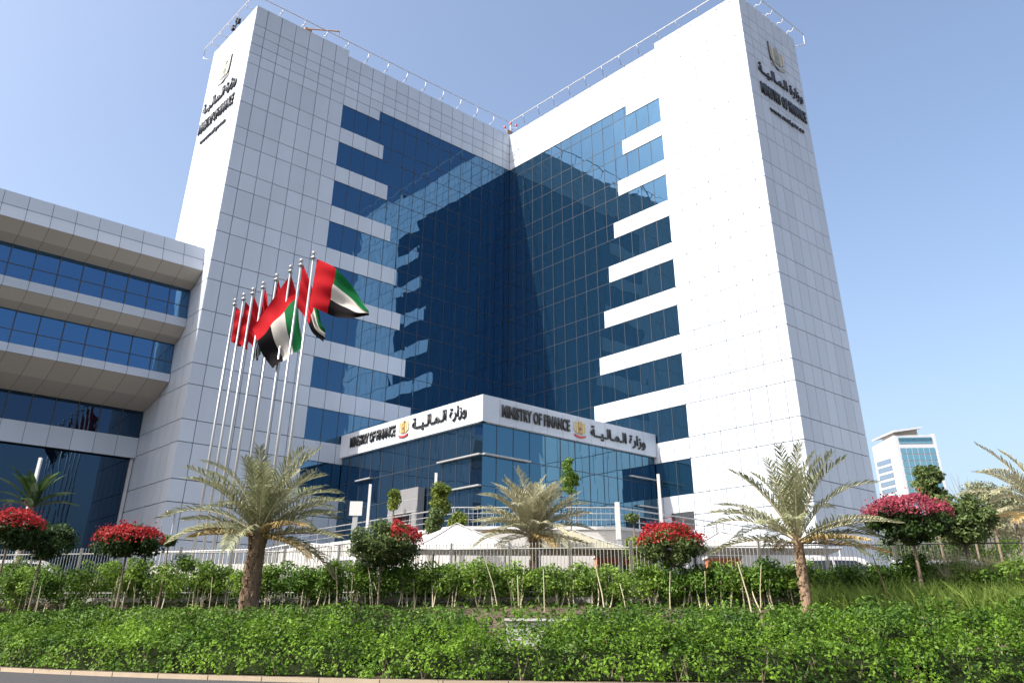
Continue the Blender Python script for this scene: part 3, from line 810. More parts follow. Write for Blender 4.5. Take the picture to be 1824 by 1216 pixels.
def ground_cover():
    n = 26000; X = NR.uniform(-25, 24, n); q = NR.random(n)
    Y = np.array([y_edge(x) + 4.0 + (y_fence(x) + .1 - y_edge(x) - 4.0) * k for x, k in zip(X, q)])
    lum = np.array([noise.noise(Vector((x * .9, y * .9, 9.1))) for x, y in zip(X, Y)])
    Z = np.array([gz(x, y) for x, y in zip(X, Y)]) + np.maximum(0.02, NR.random(n) * (.22 + .35 * np.clip(lum, 0, 1)))
    L = MB(); leaves(L, np.stack([X, Y, Z], 1), np.tile(np.array([[0, -.5, 1.]]), (n, 1)), 0.085, np.clip(.4 + lum * .4 + NR.normal(0, .2, n), 0, 1))
    tag(L.build('ground_cover', [L_CLIP]), 'low dark green ground cover over the soil of the bank', 'plants', kind='stuff')
ground_cover()

# low wall pieces between hedges and bank
lw = MB(); a_, b_ = at(1490, 1100, 28.2), at(1648, 1100, 28.6)
lw.box((a_.x, 28.0, 0.08), (b_.x, 28.35, 1.55)); lw.box((a_.x - .03, 27.95, 1.55), (b_.x + .03, 28.4, 1.62))
tag(lw.build('garden_wall', [KERBM]), 'low beige garden wall stub beside the pink flowering tree', 'wall')
lw = MB(); lw.box((-0.1, 28.6, 0.08), (2.0, 28.85, 1.45)); lw.box((-0.15, 28.5, 1.45), (2.05, 28.95, 1.52))
tag(lw.build('garden_wall', [CONC]), 'low pale wall in the gap between the clipped hedges', 'wall')

# bank planting ------------------------------------------------------------------
def bank_shrub(px, Y, ztop, rx, label, lm=L_BANK, stems=5, zs=None, den=1.0, kind='shrub'):
    p = at(px, 1000, Y); g = gz(p.x, Y)
    root = empty(kind, (p.x, Y, g), 0, label[0], 'shrub', label[1])
    h = ztop - g
    f = MB(); zc = h * 0.66
    crown(f, (0, 0, zc), (rx, rx * 0.75, h * 0.34), int(26 * den), 0.38, 95, 0.062, 0)
    f.build('foliage', [lm], root)
    for _ in range(stems):
        s = MB(); a = RNG.uniform(-0.7, 0.7) * rx; trunk(s, (a, RNG.uniform(-.5, .1), -0.1), (a + RNG.uniform(-.25, .25), RNG.uniform(-.4, .2), zc), 0.028, 0.014, 0.08, 5)
        s.build('stem', [PALEST], root)
    return root
GB = 'leafy shrubs with pale bare stems on the bank'
LB = ('leafy green shrub with pale bare stems on the bank below the fence', GB)
x_ = -40
k_ = 0
while x_ < 1860:
    xw = at(x_, 1000, 33).x
    Y = y_fence(xw) - 0.95 + RNG.uniform(-0.25, 0.2)
    if x_ < 1800:
        bank_shrub(x_, Y, RNG.uniform(3.3, 3.6) if x_ > 900 else RNG.uniform(3.45, 3.9), RNG.uniform(0.9, 1.15), LB, RNG.choice([L_BANK, L_BANK, L_CLIP]), 5)
    x_ += 58 + RNG.uniform(-10, 10); k_ += 1
x_ = -20
while x_ < 1860:
    xw = at(x_, 1060, 31).x; Y = y_edge(xw) + 5.6 + RNG.uniform(-.3, .5)
    if not 900 < x_ < 985:
        bank_shrub(x_, Y, gz(xw, Y) + RNG.uniform(0.9, 1.35) + (0.35 if x_ > 1250 else 0), RNG.uniform(0.8, 1.1), ('low green shrub at the foot of the bank behind the clipped hedge', 'low shrubs at the foot of the bank'), RNG.choice([L_BANK, L_CLIP, L_CLIP]), 4, den=0.75)
    x_ += 92 + RNG.uniform(-15, 15)

def grass(px0, px1, Yo, zlo, zhi, n, mat_, label, wid=0.035, lean=0.35):
    mb = MB(); V = []; T_ = []
    for _ in range(n):
        px = RNG.uniform(px0, px1); x = at(px, 1020, 31).x; Y = y_fence(x) - RNG.uniform(*Yo); x = at(px, 1020, Y).x
        g = gz(x, Y); h = RNG.uniform(zlo, zhi)
        h *= 0.75 + 0.5 * abs(noise.noise(Vector((x * 0.9, Y, 2.0)))) + .1
        dx, dy = RNG.gauss(0, lean) * h, RNG.gauss(0, lean * .6) * h
        w_ = wid * RNG.uniform(.6, 1.2)
        b = np.array([x, Y, g]); m_ = b + np.array([dx * .35, dy * .35, h * .62]); t_ = b + np.array([dx, dy, h * RNG.uniform(.85, 1)])
        o = np.array([w_, 0.3 * w_, 0])
        V.append([b - o, b + o, m_ + o * .8, m_ - o * .8]); V.append([m_ - o * .8, m_ + o * .8, t_ + o * .1, t_ - o * .1])
        tn = RNG.random(); T_ += [tn, tn]
    mb.arr(np.array(V), T_); o_ = mb.build('tall_grass', [mat_])
    tag(o_, label, 'grass', kind='stuff')
grass(1440, 1860, (0.6, 3.6), 0.8, 1.5, 3600, L_GRASS, 'tall feathery green grass on the bank below the right part of the fence')
grass(1640, 1880, (0.3, 1.6), 1.4, 1.9, 3200, L_DRY, 'pale dry feathery grass in front of the fence at the right edge', 0.02, 0.15)

# fence ---------------------------------------------------------------------------
fen = empty('metal_fence', (0, 36, ZPL), 0, 'long dark metal picket fence with pale posts along the top of the bank', 'fence')
FZ = 4.42
def fpt(x, z): return Vector((x, y_fence(x) - 36, z - ZPL))
xa = -24.0
while xa < 24.0:
    xb = xa + 2.4
    pn = MB()
    for z in (ZPL + 0.2, FZ - 0.22): 
        a, b = fpt(xa + .06, z), fpt(xb - .06, z); pn.tube([a, b], 0.025, 0, 4)
    n_ = 17
    for k in range(n_):
        x = xa + (k + 0.5) * 2.4 / n_
        pn.tube([fpt(x, ZPL + 0.02), fpt(x, FZ - 0.06)], 0.013, 0, 4, cap=False); p = fpt(x, FZ - 0.06)
        pn.lathe([(0.022, 0), (0.022, 0.02), (0.0, 0.10)], (p.x, p.y, p.z), 0, 4)
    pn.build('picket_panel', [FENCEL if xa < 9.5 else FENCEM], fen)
    po_ = MB(); p = fpt(xa, 0); po_.box((p.x - 0.035, p.y - 0.035, 0), (p.x + 0.035, p.y + 0.035, FZ - ZPL + 0.03))
    po_.build('post', [FENCEM], fen)
    xa = xb

# white ramp wall with railing
rw = empty('ramp_railing', (0, 0, 0), 0, 'white railing on a low white ramp wall behind the thick palm', 'railing')
A_, B2 = at(270, 990, 43), at(604, 985, 41)
w1 = MB(); w1.hull8([(A_.x, A_.y, ZPL), (B2.x, B2.y, ZPL), (B2.x, B2.y + .25, ZPL), (A_.x, A_.y + .25, ZPL), (A_.x, A_.y, 3.95), (B2.x, B2.y, 4.05), (B2.x, B2.y + .25, 4.05), (A_.x, A_.y + .25, 3.95)])
w1.build('wall', [CONC], rw)
w2 = MB(); n_ = 46
for k in range(n_ + 1):
    t = k / n_; x, y, zb = A_.x + (B2.x - A_.x) * t, A_.y + (B2.y - A_.y) * t + .12, 3.95 + .1 * t
    ht = 0.62 + 0.2 * math.sin(math.pi * min(1, max(0, (t - .6) / .4))); w2.tube([(x, y, zb), (x, y, zb + ht)], 0.022, 0, 4)
    if k: w2.tube([prev, (x, y, zb + ht)], 0.03, 0, 5)
    prev = (x, y, zb + ht)
w2.build('railing', [WHITEM], rw)

# shade canopies --------------------------------------------------------------------
def canopy(pxc, Y, wx, wy, zlow, zpeak, m, label, peak=0.5):
    p = at(pxc, 980, Y); root = empty('shade_canopy', (p.x, Y, ZPL), 0, label, 'canopy', 'shade canopies over the car park')
    f = MB(); N = 18
    zf = lambda a, b: (zlow + (zpeak - zlow) * max(0, 1 - max(abs(a - peak) / max(peak, 1 - peak), abs(b - .5) * 2)) ** 1.35 - 0.0) - ZPL + 0.10 * (abs(a - .5) * 2 * abs(b - .5) * 2) ** 2
    sag = lambda a, b: 0.10 * (4 * a * (1 - a)) * (abs(b - .5) * 2) ** 4
    for i in range(N):
        for j in range(N):
            q = [(i / N, j / N), ((i + 1) / N, j / N), ((i + 1) / N, (j + 1) / N), (i / N, (j + 1) / N)]
            f.face([((a - .5) * wx, (b - .5) * wy, zf(a, b) + sag(a, b)) for a, b in q], 0)
    f.build('canvas', [m], root, smooth=True)
    for ca in (0, 1):
        for cb in (0, 1):
            sm = MB(); sm.tube([((peak + (ca - peak) * t - .5) * wx, (.5 + (cb - .5) * t - .5) * wy, zf(peak + (ca - peak) * t, .5 + (cb - .5) * t) + .02) for t in [k / 10 for k in range(11)]], .022, 0, 5)
            sm.build('seam', [GALV], root)
    for a in (0.02, 0.98):
        for b in (0.02, 0.98):
            pm_ = MB(); pm_.tube([((a - .5) * wx, (b - .5) * wy, 0), ((a - .5) * wx, (b - .5) * wy, zlow - ZPL + 0.05)], 0.05, 0, 8); pm_.build('post', [WHITEM], root)
    return root
canopy(845, 41.0, 6.2, 3.2, 4.38, 5.75, CANVAS, 'bright white peaked shade canopy left of the silvery palm', 0.36)
canopy(1020, 41.5, 6.6, 3.4, 4.45, 5.55, CANVASB, 'olive beige shade canopy behind the silvery palm', 0.5)
canopy(1340, 41.5, 7.2, 3.6, 4.55, 5.5, CANVAS, 'wide pale shade canopy behind the palm with open fronds', 0.3)
for px0, px1, lab in ((1062, 1132, 'rust red kiosk panel beneath the beige canopy'), (1262, 1318, 'rust red kiosk panel beneath the wide pale canopy')):
    a, b = at(px0, 985, 43.4), at(px1, 985, 43.4)
    k = empty('kiosk', ((a.x + b.x) / 2, 43.6, ZPL), 0, lab, 'kiosk'); hw = (b.x - a.x) / 2
    m1 = MB(); m1.box((-hw, -0.3, 0), (hw, 0.9, 2.1)); m1.build('body', [ORANGE], k)
    m2 = MB(); m2.box((-hw - .08, -0.4, 2.1), (hw + .08, 1.0, 2.2)); m2.build('roof', [CONC], k)
    m3 = MB(); m3.box((-hw * .8, -0.32, 1.05), (hw * .8, -0.301, 1.75)); m3.build('shutter', [MULL], k)

# cars behind the fence ---------------------------------------------------------------
def car(px, Y, rz, paint, label):
    p = at(px, 1000, Y); root = empty('parked_car', (p.x, Y, ZPL), rz, label, 'car', 'cars parked behind the fence')
    prof = [(-2.35, 0.35), (-2.38, 0.75), (-2.25, 1.05), (-1.95, 1.62), (-1.6, 1.74), (0.35, 1.74), (0.65, 1.66), (1.25, 1.12), (2.15, 0.98), (2.36, 0.75), (2.36, 0.35)]
    b = MB(); hw = 0.92
    def wd(z): return hw if z < 1.1 else hw - (z - 1.1) * 0.26
    n = len(prof)
    for (x0, z0), (x1, z1) in zip(prof, prof[1:] + prof[:1]):
        b.face([(x0, -wd(z0), z0), (x1, -wd(z1), z1), (x1, wd(z1), z1), (x0, wd(z0), z0)])
    for s in (-1, 1):
        lo = [q for q in prof if q[1] < 1.15]; b.face([(x, s * wd(z), z) for x, z in ([prof[0], prof[1], prof[2], (1.25, 1.12)] + prof[8:])])
        b.face([(x, s * wd(z), z) for x, z in (prof[2:8])])
    bo = b.build('body', [paint], root)
    for s in (-1, 1):
        for q in ([(-1.95, 1.14), (-1.72, 1.56), (-0.72, 1.60), (-0.72, 1.14)], [(-0.62, 1.14), (-0.62, 1.60), (0.30, 1.58), (0.98, 1.14)]):
            m = MB(); m.face([(x, s * (wd(z) + 0.006), z) for x, z in q]); m.build('side_window', [CARG], root)
    m = MB(); m.face([(0.70, -0.68, 1.61), (1.22, -0.82, 1.15), (1.22, 0.82, 1.15), (0.70, 0.68, 1.61)]); 
    for i_ in range(len(m.v)): m.v[i_] = (m.v[i_][0] + 0.02, m.v[i_][1], m.v[i_][2] + 0.02)
    m.build('windscreen', [CARG], root)
    for x in (-1.45, 1.45):
        for s in (-1, 1):
            wv = MB(); N = 18
            for j in range(N):
                a0, a1 = 2 * math.pi * j / N, 2 * math.pi * (j + 1) / N
                c = lambda a, r, y: (x + r * math.cos(a), y, 0.35 + r * math.sin(a))
                wv.face([c(a0, 0.35, s * 0.95), c(a1, 0.35, s * 0.95), c(a1, 0.35, s * 0.74), c(a0, 0.35, s * 0.74)], 0)
                wv.face([c(a0, 0.22, s * 0.951), c(a1, 0.22, s * 0.951), c(a1, 0.35, s * 0.95), c(a0, 0.35, s * 0.95)], 0)
                wv.face([c(a0, 0.22, s * 0.951), c(a1, 0.22, s * 0.951), (x, s * 0.951, 0.35)], 1)
            wv.build('wheel', [TYRE, STEEL], root)
car(70, 43.5, 0.2, CARW, 'white estate car behind the fence at the far left')
car(665, 40.0, -0.1, CARW, 'white estate car behind the dense green topiary')
car(1500, 38.5, 0.0, CARW, 'white estate car behind the fence right of the palm with open fronds')
car(1660, 40, 3.0, CARS_, 'silver estate car behind the fence near the pink flowering tree')

# lamp posts, sign board, camera ------------------------------------------------------
def post(px, ytop, Y, zb, label, r=0.055):
    p = at(px, ytop, Y); root = empty('lamp_post', (p.x, Y, zb), 0, label, 'lamp post', 'slim square posts round the terrace')
    h = p.z - zb; m = MB(); m.box((-r, -r, 0.03), (r, r, h * 0.62)); m.build('pole', [GALV], root)
    m = MB(); m.box((-r * 1.25, -r * 1.25, h * 0.62), (r * 1.25, r * 1.25, h)); m.build('light_head', [WHITEM], root)
    m = MB(); m.box((-r * 2.2, -r * 2.2, 0), (r * 2.2, r * 2.2, 0.03)); m.build('base', [GALV], root)
post(660, 862, 46, ZPL, 'slim pale post left of the entrance doors')
post(777, 842, 44.5, ZPL, 'slim pale post behind the small round-headed tree on the terrace edge')
post(1099, 894, 42, ZPL, 'stout pale post left of the red topped topiary, right of centre', 0.085)
post(1172, 844, 45.5, ZPL, 'slim pale post before the dark window end, right of the silvery palm')
post(1267, 844, 46.5, ZPL, 'thinnest pale post against the sunlit cladding', 0.045)
post(73, 815, 44, ZPL, 'thin pale post among the dark broad leaved plant at the far left', 0.06)
p = at(631, 944, 40); root = empty('sign_board', (p.x, 40, ZPL), 0, 'small blank white sign board on a square post left of the entrance', 'sign')
zt_ = at(631, 893, 40).z - ZPL
m = MB(); m.box((-0.11, -0.08, 0), (0.11, 0.08, zt_ - 0.1)); m.build('post', [GALV], root)
m = MB(); m.box((-0.28, -0.12, zt_ - 0.62), (0.30, -0.081, zt_)); m.build('board', [WHITEM], root)
p = at(312, 915, 43); root = empty('security_camera', (p.x, 43, ZPL), 0, 'dark dome camera on a thin post beside the tower base', 'camera'); h = p.z - ZPL
m = MB(); m.tube([(0, 0, 0), (0, 0, h)], 0.05, 0, 8); m.tube([(0, 0, h), (-0.25, -0.2, h + 0.1)], 0.03, 0, 6); m.build('post', [GALV], root)
m = MB(); m.lathe([(0.0, -0.2), (0.1, -0.16), (0.15, -0.05), (0.15, 0.08), (0.0, 0.1)], (-0.25, -0.2, h + 0.05)); m.build('dome', [BLACKL], root, smooth=True)

# rooftop gear
p = loc(at(545, 47, 57)); root = empty('window_crane', glob(24.6, -1.2, ZTOP_OUT), A1, 'small orange window cleaning crane arm on the left roof edge', 'crane')
m = MB(); m.box((-0.35, -0.3, 0.03), (0.35, 0.3, 1.1)); m.build('base', [TAN], root)
m = MB(); m.tube([(0.3, 0.2, 0.95), (-2.6, 1.4, 1.5)], 0.07, 0, 6); m.tube([(-2.6, 1.4, 1.5), (-2.6, 1.4, 1.0)], 0.03, 0, 5); m.build('arm', [TAN], root)
root = empty('roof_mast', glob(-0.6, -0.6, ZTOP_IN), A1, 'short red and white mast with lamps at the inner roof corner', 'mast')
m = MB(); m.tube([(0, 0, 0), (0, 0, 2.0)], 0.06, 0, 6); m.tube([(0, 0, 1.2), (0.5, -0.4, 1.2), (0.5, -0.4, 1.5)], 0.05, 0, 6); m.tube([(0, 0, 1.5), (-0.5, 0.4, 1.5), (-.5, .4, 1.8)], 0.05, 0, 6); m.build('pole', [WHITEM], root)
for q in ((0, 0, 2.0), (0.5, -0.4, 1.5), (-.5, .4, 1.8)):
    m = MB(); m.lathe([(0, 0), (0.14, 0.02), (0.14, 0.22), (0, 0.3)], q, 0, 8); m.build('lamp', [REDM], root)
m = MB(); m.box((-0.3, -0.05, 0.7), (0.5, 0.05, 1.15)); m.build('panel', [TAN], root)
root = empty('roof_antenna', glob(UL - 0.3, -5.4, ZTOP_OUT), A1, 'small dark antenna cluster on the left wing roof above its crest', 'antenna')
m = MB(); m.tube([(0, 0, 0), (0, 0, 1.9)], 0.05, 0, 6); m.tube([(0, -.7, 1.3), (0, .7, 1.3)], 0.05, 0, 6); m.box((-.12, -.75, 1.1), (.12, -.45, 1.6)); m.box((-.12, .45, 1.2), (.12, .75, 1.7)); m.box((-.1, -.15, 1.7), (.1, .15, 2.1)); m.build('mast', [BLACKL], root)

# palms ------------------------------------------------------------------------------
def frond(L, az, el, length, droop, nl, ll, tone, m, sag=0.35, roll=0.0, o=(0, 0, 0), rach=None):
    """one arching feather leaf: spine plus leaflets on both sides"""
    h = Vector((math.cos(az), math.sin(az), 0)); pts = []; N = 16; p = Vector(o); e = el
    for i in range(N + 1):
        pts.append(p.copy()); e = el - droop * (i / N) ** 1.4
        p = p + (h * math.cos(e) + Vector((0, 0, 1)) * math.sin(e)) * (length / N)
    if rach is not None: rach.tube(pts[::2], 0.028, 0, 4, r1=0.008, cap=False)
    side = Vector((-math.sin(az), math.cos(az), 0))
    V, T_ = [], []
    for i in range(nl):
        t = 0.10 + 0.90 * (i + RNG.random() * .7) / nl
        x = t * N; k = min(int(x), N - 1); q = pts[k].lerp(pts[k + 1], x - k); d = (pts[k + 1] - pts[k]).normalized()
        up = side.cross(d).normalized()
        if up.z < 0: up = -up
        env = min(1.0, 0.35 + t * 2.4) * (1.0 if t < 0.6 else 1.0 - (t - 0.6) * 1.3)
        for s in (-1, 1):
            a = math.radians(RNG.uniform(42, 74)) * (1.05 - 0.40 * t)
            dr = d * math.cos(a) + (side * s * math.cos(0.45 + roll) + up * math.sin(0.45)) * math.sin(a)
            ln = ll * env * RNG.uniform(.8, 1.1)
            mid = q + dr * ln * .55; tip = q + dr * ln + Vector((0, 0, -sag * ln * RNG.uniform(.3, 1)))
            wv = d.cross(dr).cross(dr).normalized() * 0.021
            V.append([q - wv * .7, q + wv * .7, mid + wv, mid - wv]); V.append([mid - wv, mid + wv, tip + wv * .12, tip - wv * .12])
            tn = min(1, max(0, tone + RNG.gauss(0, .2))); T_ += [tn, tn]
    L.arr(np.array([[list(c) for c in f] for f in V]), T_, 4, m)
def palm(px, pyc, Y, zb, tr, nf, length, ll, mats, label, dead=8, elmin=-0.25, seed=3, wide=1.0, nl=46, skirt=True, boots=True):
    RNG.seed(seed)
    c = at(px, pyc, Y); root = empty('palm_tree', (c.x, Y, zb), 0, label, 'palm'); h = c.z - zb
    t = MB(); n = 14; lv = max(8, int(h / 0.11))
    if boots:
        prof = lambda q: tr * (1.12 - .22 * q if q < .75 else .9 + .45 * (q - .75) * 4)
    else: prof = lambda q: tr * (1.15 - .3 * q)
    t.tube([(0.04 * math.sin(3 * i / lv), 0, h * i / lv) for i in range(lv + 1)], lambda q: prof(q) * (1 + 0.05 * (int(q * lv) % 2)), 0, n)
    for i in range(int(h * (70 if boots else 42))):     # stubs of cut leaf bases
        z = RNG.uniform(0.02, 1.0) * h; a = RNG.uniform(0, 6.283); r_ = prof(z / h); s = RNG.uniform(.8, 1.3) * (1 if boots else .55)
        d = Vector((math.cos(a), math.sin(a), 0)); e = Vector((-d.y, d.x, 0)); o = d * r_ * .93 + Vector((0, 0, z))
        top = o + d * .07 * s + Vector((0, 0, .16 * s))
        t.hull8([o - e * .08 * s - d * .04, o + e * .08 * s - d * .04, o + e * .07 * s + d * .05 * s, o - e * .07 * s + d * .05 * s, top - e * .04 * s - d * .05, top + e * .04 * s - d * .05, top + e * .03 * s, top - e * .03 * s])
    t.build('trunk', [PALMT], root)
    L, R_ = MB(), MB()
    ga = 2.39996
    for i in range(nf):
        q = i / (nf - 1); el = 1.50 - (1.50 - elmin) * q ** 1.0 + RNG.gauss(0, .14)
        frond(L, i * ga + RNG.gauss(0, .2), el, length * RNG.uniform(.85, 1.08) * (0.85 + .15 * math.sin(q * 3)), 0.40 + .65 * RNG.random() + .12 * (1 - q), nl, ll, RNG.uniform(.3, .85), 0, o=(0.1 * math.cos(i * ga), 0.1 * math.sin(i * ga), h - .12 - .25 * q), rach=R_)
    L.build('crown', [mats], root); R_.build('rib', [PALEST], root)
    if dead:
        for i in range(dead):
            D_ = MB()
            az = i * 6.283 / dead + RNG.gauss(0, .25)
            if abs((az + 1.57 + 3.1416) % 6.2832 - 3.1416) < .5: az += .75
            frond(D_, az, RNG.uniform(-.1, .25), length * RNG.uniform(.7, .98), RNG.uniform(.25, .6), int(nl * .85), ll * .9, RNG.uniform(.3, .9), 0, o=(0, 0, h - .4), sag=.6, rach=D_)
            D_.build('dry_frond', [L_DEAD], root)
    return root
palm(462, 935, 31.5, gz(-8.9, 31.5), 0.27, 40, 3.5, 0.74, L_PALM, 'stout date palm with thick shaggy trunk in front of the flagpoles', 7, 0.12, 5, nl=44)
palm(950, 938, 38.0, ZPL, 0.17, 54, 2.75, 0.66, L_PALMS, 'silvery bushy palm in front of the entrance corner', 4, 0.15, 12, boots=False, nl=40)
palm(1418, 945, 30.0, gz(10.3, 30), 0.155, 32, 3.3, 0.66, L_PALM, 'slender palm with open spreading fronds before the right wing', 3, 0.12, 23, boots=False, nl=42)
palm(1862, 900, 33.0, gz(16.5, 33), 0.22, 30, 3.1, 0.6, L_PALMS, 'pale palm cut by the right edge of the picture', 3, 0.1, 31, boots=False)
RNG.seed(77)

# trees and topiary --------------------------------------------------------------------
def topiary(px, pyc, Y, rx, rz, flower, label, tr=0.05, green=L_DARK, ftop=0.35, ncl=34, part=None, zb=None, cat='tree', name='topiary_tree', size=0.06, cr=0.33, under=None):
    c = at(px, pyc, Y); g = gz(c.x, Y) if zb is None else zb
    root = empty(name, (c.x, Y, g), 0, label, cat); h = c.z - g
    f = MB(); crown(f, (0, 0, h), (rx - .25, (rx - .25) * .85, rz - .15), ncl, cr, 120, size, 0)
    f.build('crown', [green], root)
    if flower:
        n = int(1500 * rx * rx * 1.8); x = NR.uniform(-1, 1, n); y = NR.uniform(-1, 1, n); ok = x * x + y * y < 1
        if part: ok &= (x > part[0]) & (x < part[1])
        x, y = x[ok], y[ok]; nz = np.array([noise.noise(Vector((a * 2.5, b * 2.5, px))) for a, b in zip(x, y)])
        r2 = np.sqrt(np.clip(1 - x * x - y * y, 0, 1)); n2 = np.array([noise.noise(Vector((a * 4.5, b * 4.5, px + 3))) for a, b in zip(x, y)])
        z = h + rz * (r2 * .95 + .30 * nz + .10 * n2 + .05) - NR.random(len(x)) ** 2 * .25 + (NR.random(len(x)) < .05) * NR.random(len(x)) * .3
        keep = ((r2 + .55 * nz) > ftop - .2) & (n2 + .6 * NR.random(len(x)) > -.05)
        sw = 1 + .16 * nz; P = np.stack([x * rx * sw, y * rx * .85 * sw, z], 1)[keep]
        fl = MB(); leaves(fl, P, np.stack([x, y, np.ones(len(x))], 1)[keep], 0.05, np.clip(NR.normal(.5, .25, len(P)), 0, 1), 0, .8)
        fl.build('flowers', [flower], root)
    t = MB(); trunk(t, (0, 0, -.05), (0.02, 0, h - rz * .2), tr, tr * .7, .06, 8)
    for k in range(5):
        a = k * 1.256; t.tube([(0, 0, h - rz * .9), (rx * .5 * math.cos(a), rx * .4 * math.sin(a), h)], tr * .5, 0, 5, r1=.012)
    t.build('trunk', [BARK], root)
    return root
topiary(228, 965, 33.5, 1.36, 0.58, L_RED, 'mushroom shaped topiary with red top on a bare trunk, left of the palm', ncl=56)
topiary(20, 945, 34.0, 1.25, 0.75, L_RED, 'red flowering bush cut by the left edge of the picture', ncl=36)
topiary(80, 960, 36.0, 1.35, 0.8, None, 'dark bush with twiggy shoots beside the red flowering bush at far left', ncl=56, name='bush', cat='bush')
topiary(682, 970, 35.5, 1.65, 0.92, L_RED, 'wide rounded green topiary with a red patch on its right side', ncl=95, part=(0.25, 1), green=L_MID)
topiary(1195, 972, 34.0, 1.32, 0.80, L_RED, 'rounded topiary with red top left of the open fronded palm', ncl=62, green=L_MID)
topiary(1618, 928, 31.0, 1.62, 0.85, L_PINK, 'umbrella shaped tree with deep pink flowers on a leaning trunk', ncl=66, tr=0.075, ftop=.45, name='flowering_tree', size=0.065)
topiary(300, 962, 37.0, 0.4, 0.22, None, 'tiny flat green bush right of the mushroom topiary', ncl=12, name='bush', cat='bush', cr=.22, green=L_MID)
topiary(1127, 922, 42, 0.42, 0.30, None, 'small ball shaped bush beside the stout pale post', ncl=12, name='bush', cat='bush', cr=.24, green=L_MID)
topiary(1140, 985, 36.5, 0.75, 0.9, None, 'shaggy light green bush left of the red topped topiary', ncl=22, name='bush', cat='bush', green=L_YEL)
topiary(702, 888, 45.5, 0.42, 0.62, None, 'small yellow green tree before the entrance doors', ncl=15, name='young_tree', green=L_YEL, cr=.3, tr=.035, size=.07, zb=ZPL)
topiary(786, 888, 43.5, 0.62, 0.85, None, 'small round-headed young tree against the terrace corner', ncl=24, name='young_tree', green=L_YEL, cr=.32, tr=.04, size=.07, zb=ZPL)
topiary(775, 925, 42.5, 0.55, 0.75, None, 'dark olive bush under the round-headed young tree', ncl=20, name='bush', cat='bush', green=L_MID, cr=.28)
topiary(815, 928, 42.2, 0.62, 0.5, None, 'yellow green bush right of the dark olive bush', ncl=18, name='bush', cat='bush', green=L_YEL, cr=.28)
topiary(1015, 850, 43.5, 0.5, 1.1, None, 'narrow upright tree rising behind the silvery palm', ncl=20, name='young_tree', green=L_BANK, cr=.28, tr=.04, zb=ZPL)
topiary(1655, 862, 36, 0.75, 1.0, None, 'upright leafy green tree rising behind the pink flowering tree', ncl=26, name='leafy_tree', green=L_MID, cr=.3, size=.085, tr=.06)
topiary(1655, 965, 44, 2.6, 1.3, None, 'broad dark tree hiding the foot of the distant tower', ncl=70, name='leafy_tree', green=L_MID, size=.075, cr=.5, tr=.1)
topiary(1745, 958, 46, 2.4, 1.4, None, 'broad grey green tree low behind the right end of the fence', ncl=60, name='leafy_tree', green=L_BANK, size=.075, cr=.5, tr=.1)
topiary(1712, 920, 32.5, 1.25, 1.05, None, 'dark leafy tree with thin curved trunk right of the pink flowering tree', ncl=52, name='leafy_tree', green=L_MID, size=.075, cr=.36)
topiary(1760, 895, 40, 1.5, 1.1, None, 'hazy grey green tree behind the dark leafy tree', ncl=50, name='leafy_tree', green=L_PALM, size=.06, cr=.4, tr=.08)
topiary(1808, 925, 42, 1.6, 1.0, None, 'pale feathery tree low at the right edge', ncl=40, name='leafy_tree', green=L_PALMS, size=.06, cr=.42, tr=.08)
# bare twigs above the hazy tree
p = at(1716, 868, 40); root = empty('bare_shrub', (p.x, 40, ZPL), 0, 'thin twiggy shoots rising above the dark leafy tree', 'shrub')
m = MB()
for _ in range(16):
    a = RNG.uniform(-.7, .7); q = Vector((0, 0, 3.4)); 
    e = Vector((a, RNG.uniform(-.4, .4), (p.z - ZPL) + RNG.uniform(-.3, .7)))
    m.tube([q, q.lerp(e, .6) + Vector((RNG.uniform(-.1, .1), 0, 0)), e], .016, 0, 4, r1=.004)
m.tube([(0, 0, 0), (0, 0, 3.45)], .05, 0, 6); m.build('branches', [BARK], root)
# broad-leaved dark plant, far left
p = at(55, 905, 41.5); root = empty('broad_leaf_plant', (p.x, 41.5, ZPL), 0, 'dark broad leaved plant with sword shaped leaves at the far left', 'plant'); h = p.z - ZPL
m = MB()
for i in range(26):
    az = i * 2.4; el = RNG.uniform(.35, 1.35); ln = RNG.uniform(1.7, 2.5); wd = RNG.uniform(.14, .22); d = Vector((math.cos(az), math.sin(az), 0)); s = Vector((-d.y, d.x, 0)); q = Vector((0, 0, h)); e = el; prev = None
    for k in range(7):
        t = k / 6; wk = wd * (math.sin(math.pi * min(1, .12 + t * .88))) ** .7 if k < 6 else .01
        l, r, c = q - s * wk + Vector((0, 0, wk * .5)), q + s * wk + Vector((0, 0, wk * .5)), q.copy()
        if prev:
            tn = RNG.uniform(.1, .9); m.face([prev[0], prev[2], c, l], 0, tn); m.face([prev[2], prev[1], r, c], 0, min(1, tn + .1))
        prev = (l, r, c); e = el - .7 * t; q = q + (d * math.cos(e) + Vector((0, 0, math.sin(e)))) * ln / 6
m.build('leaf_rosette', [L_BROAD], root)
m = MB(); trunk(m, (0, 0, 0), (0, 0, h + .1), .14, .11, .05, 9); m.build('trunk', [BARK], root)
# leaning bare stakes at the bank
for px, Y in ((1590, 30.6), (1080, 31.2), (1342, 30.0)):
    p = at(px, 1085, Y); m = MB(); m.tube([(0, 0, -.1), (-.12, 0, 1.0), (-.36, 0, 2.1)], .035, 0, 6, r1=.018)
    o = m.build('plant_stake', [PALEST if px < 1500 else BARK], at_=(p.x, Y, gz(p.x, Y)))
    tag(o, {1590: 'dark leaning stem left of the pink tree trunk', 1080: 'pale leaning cane in the middle of the bank', 1342: 'pale leaning cane left of the slender palm trunk'}[px], 'stem')

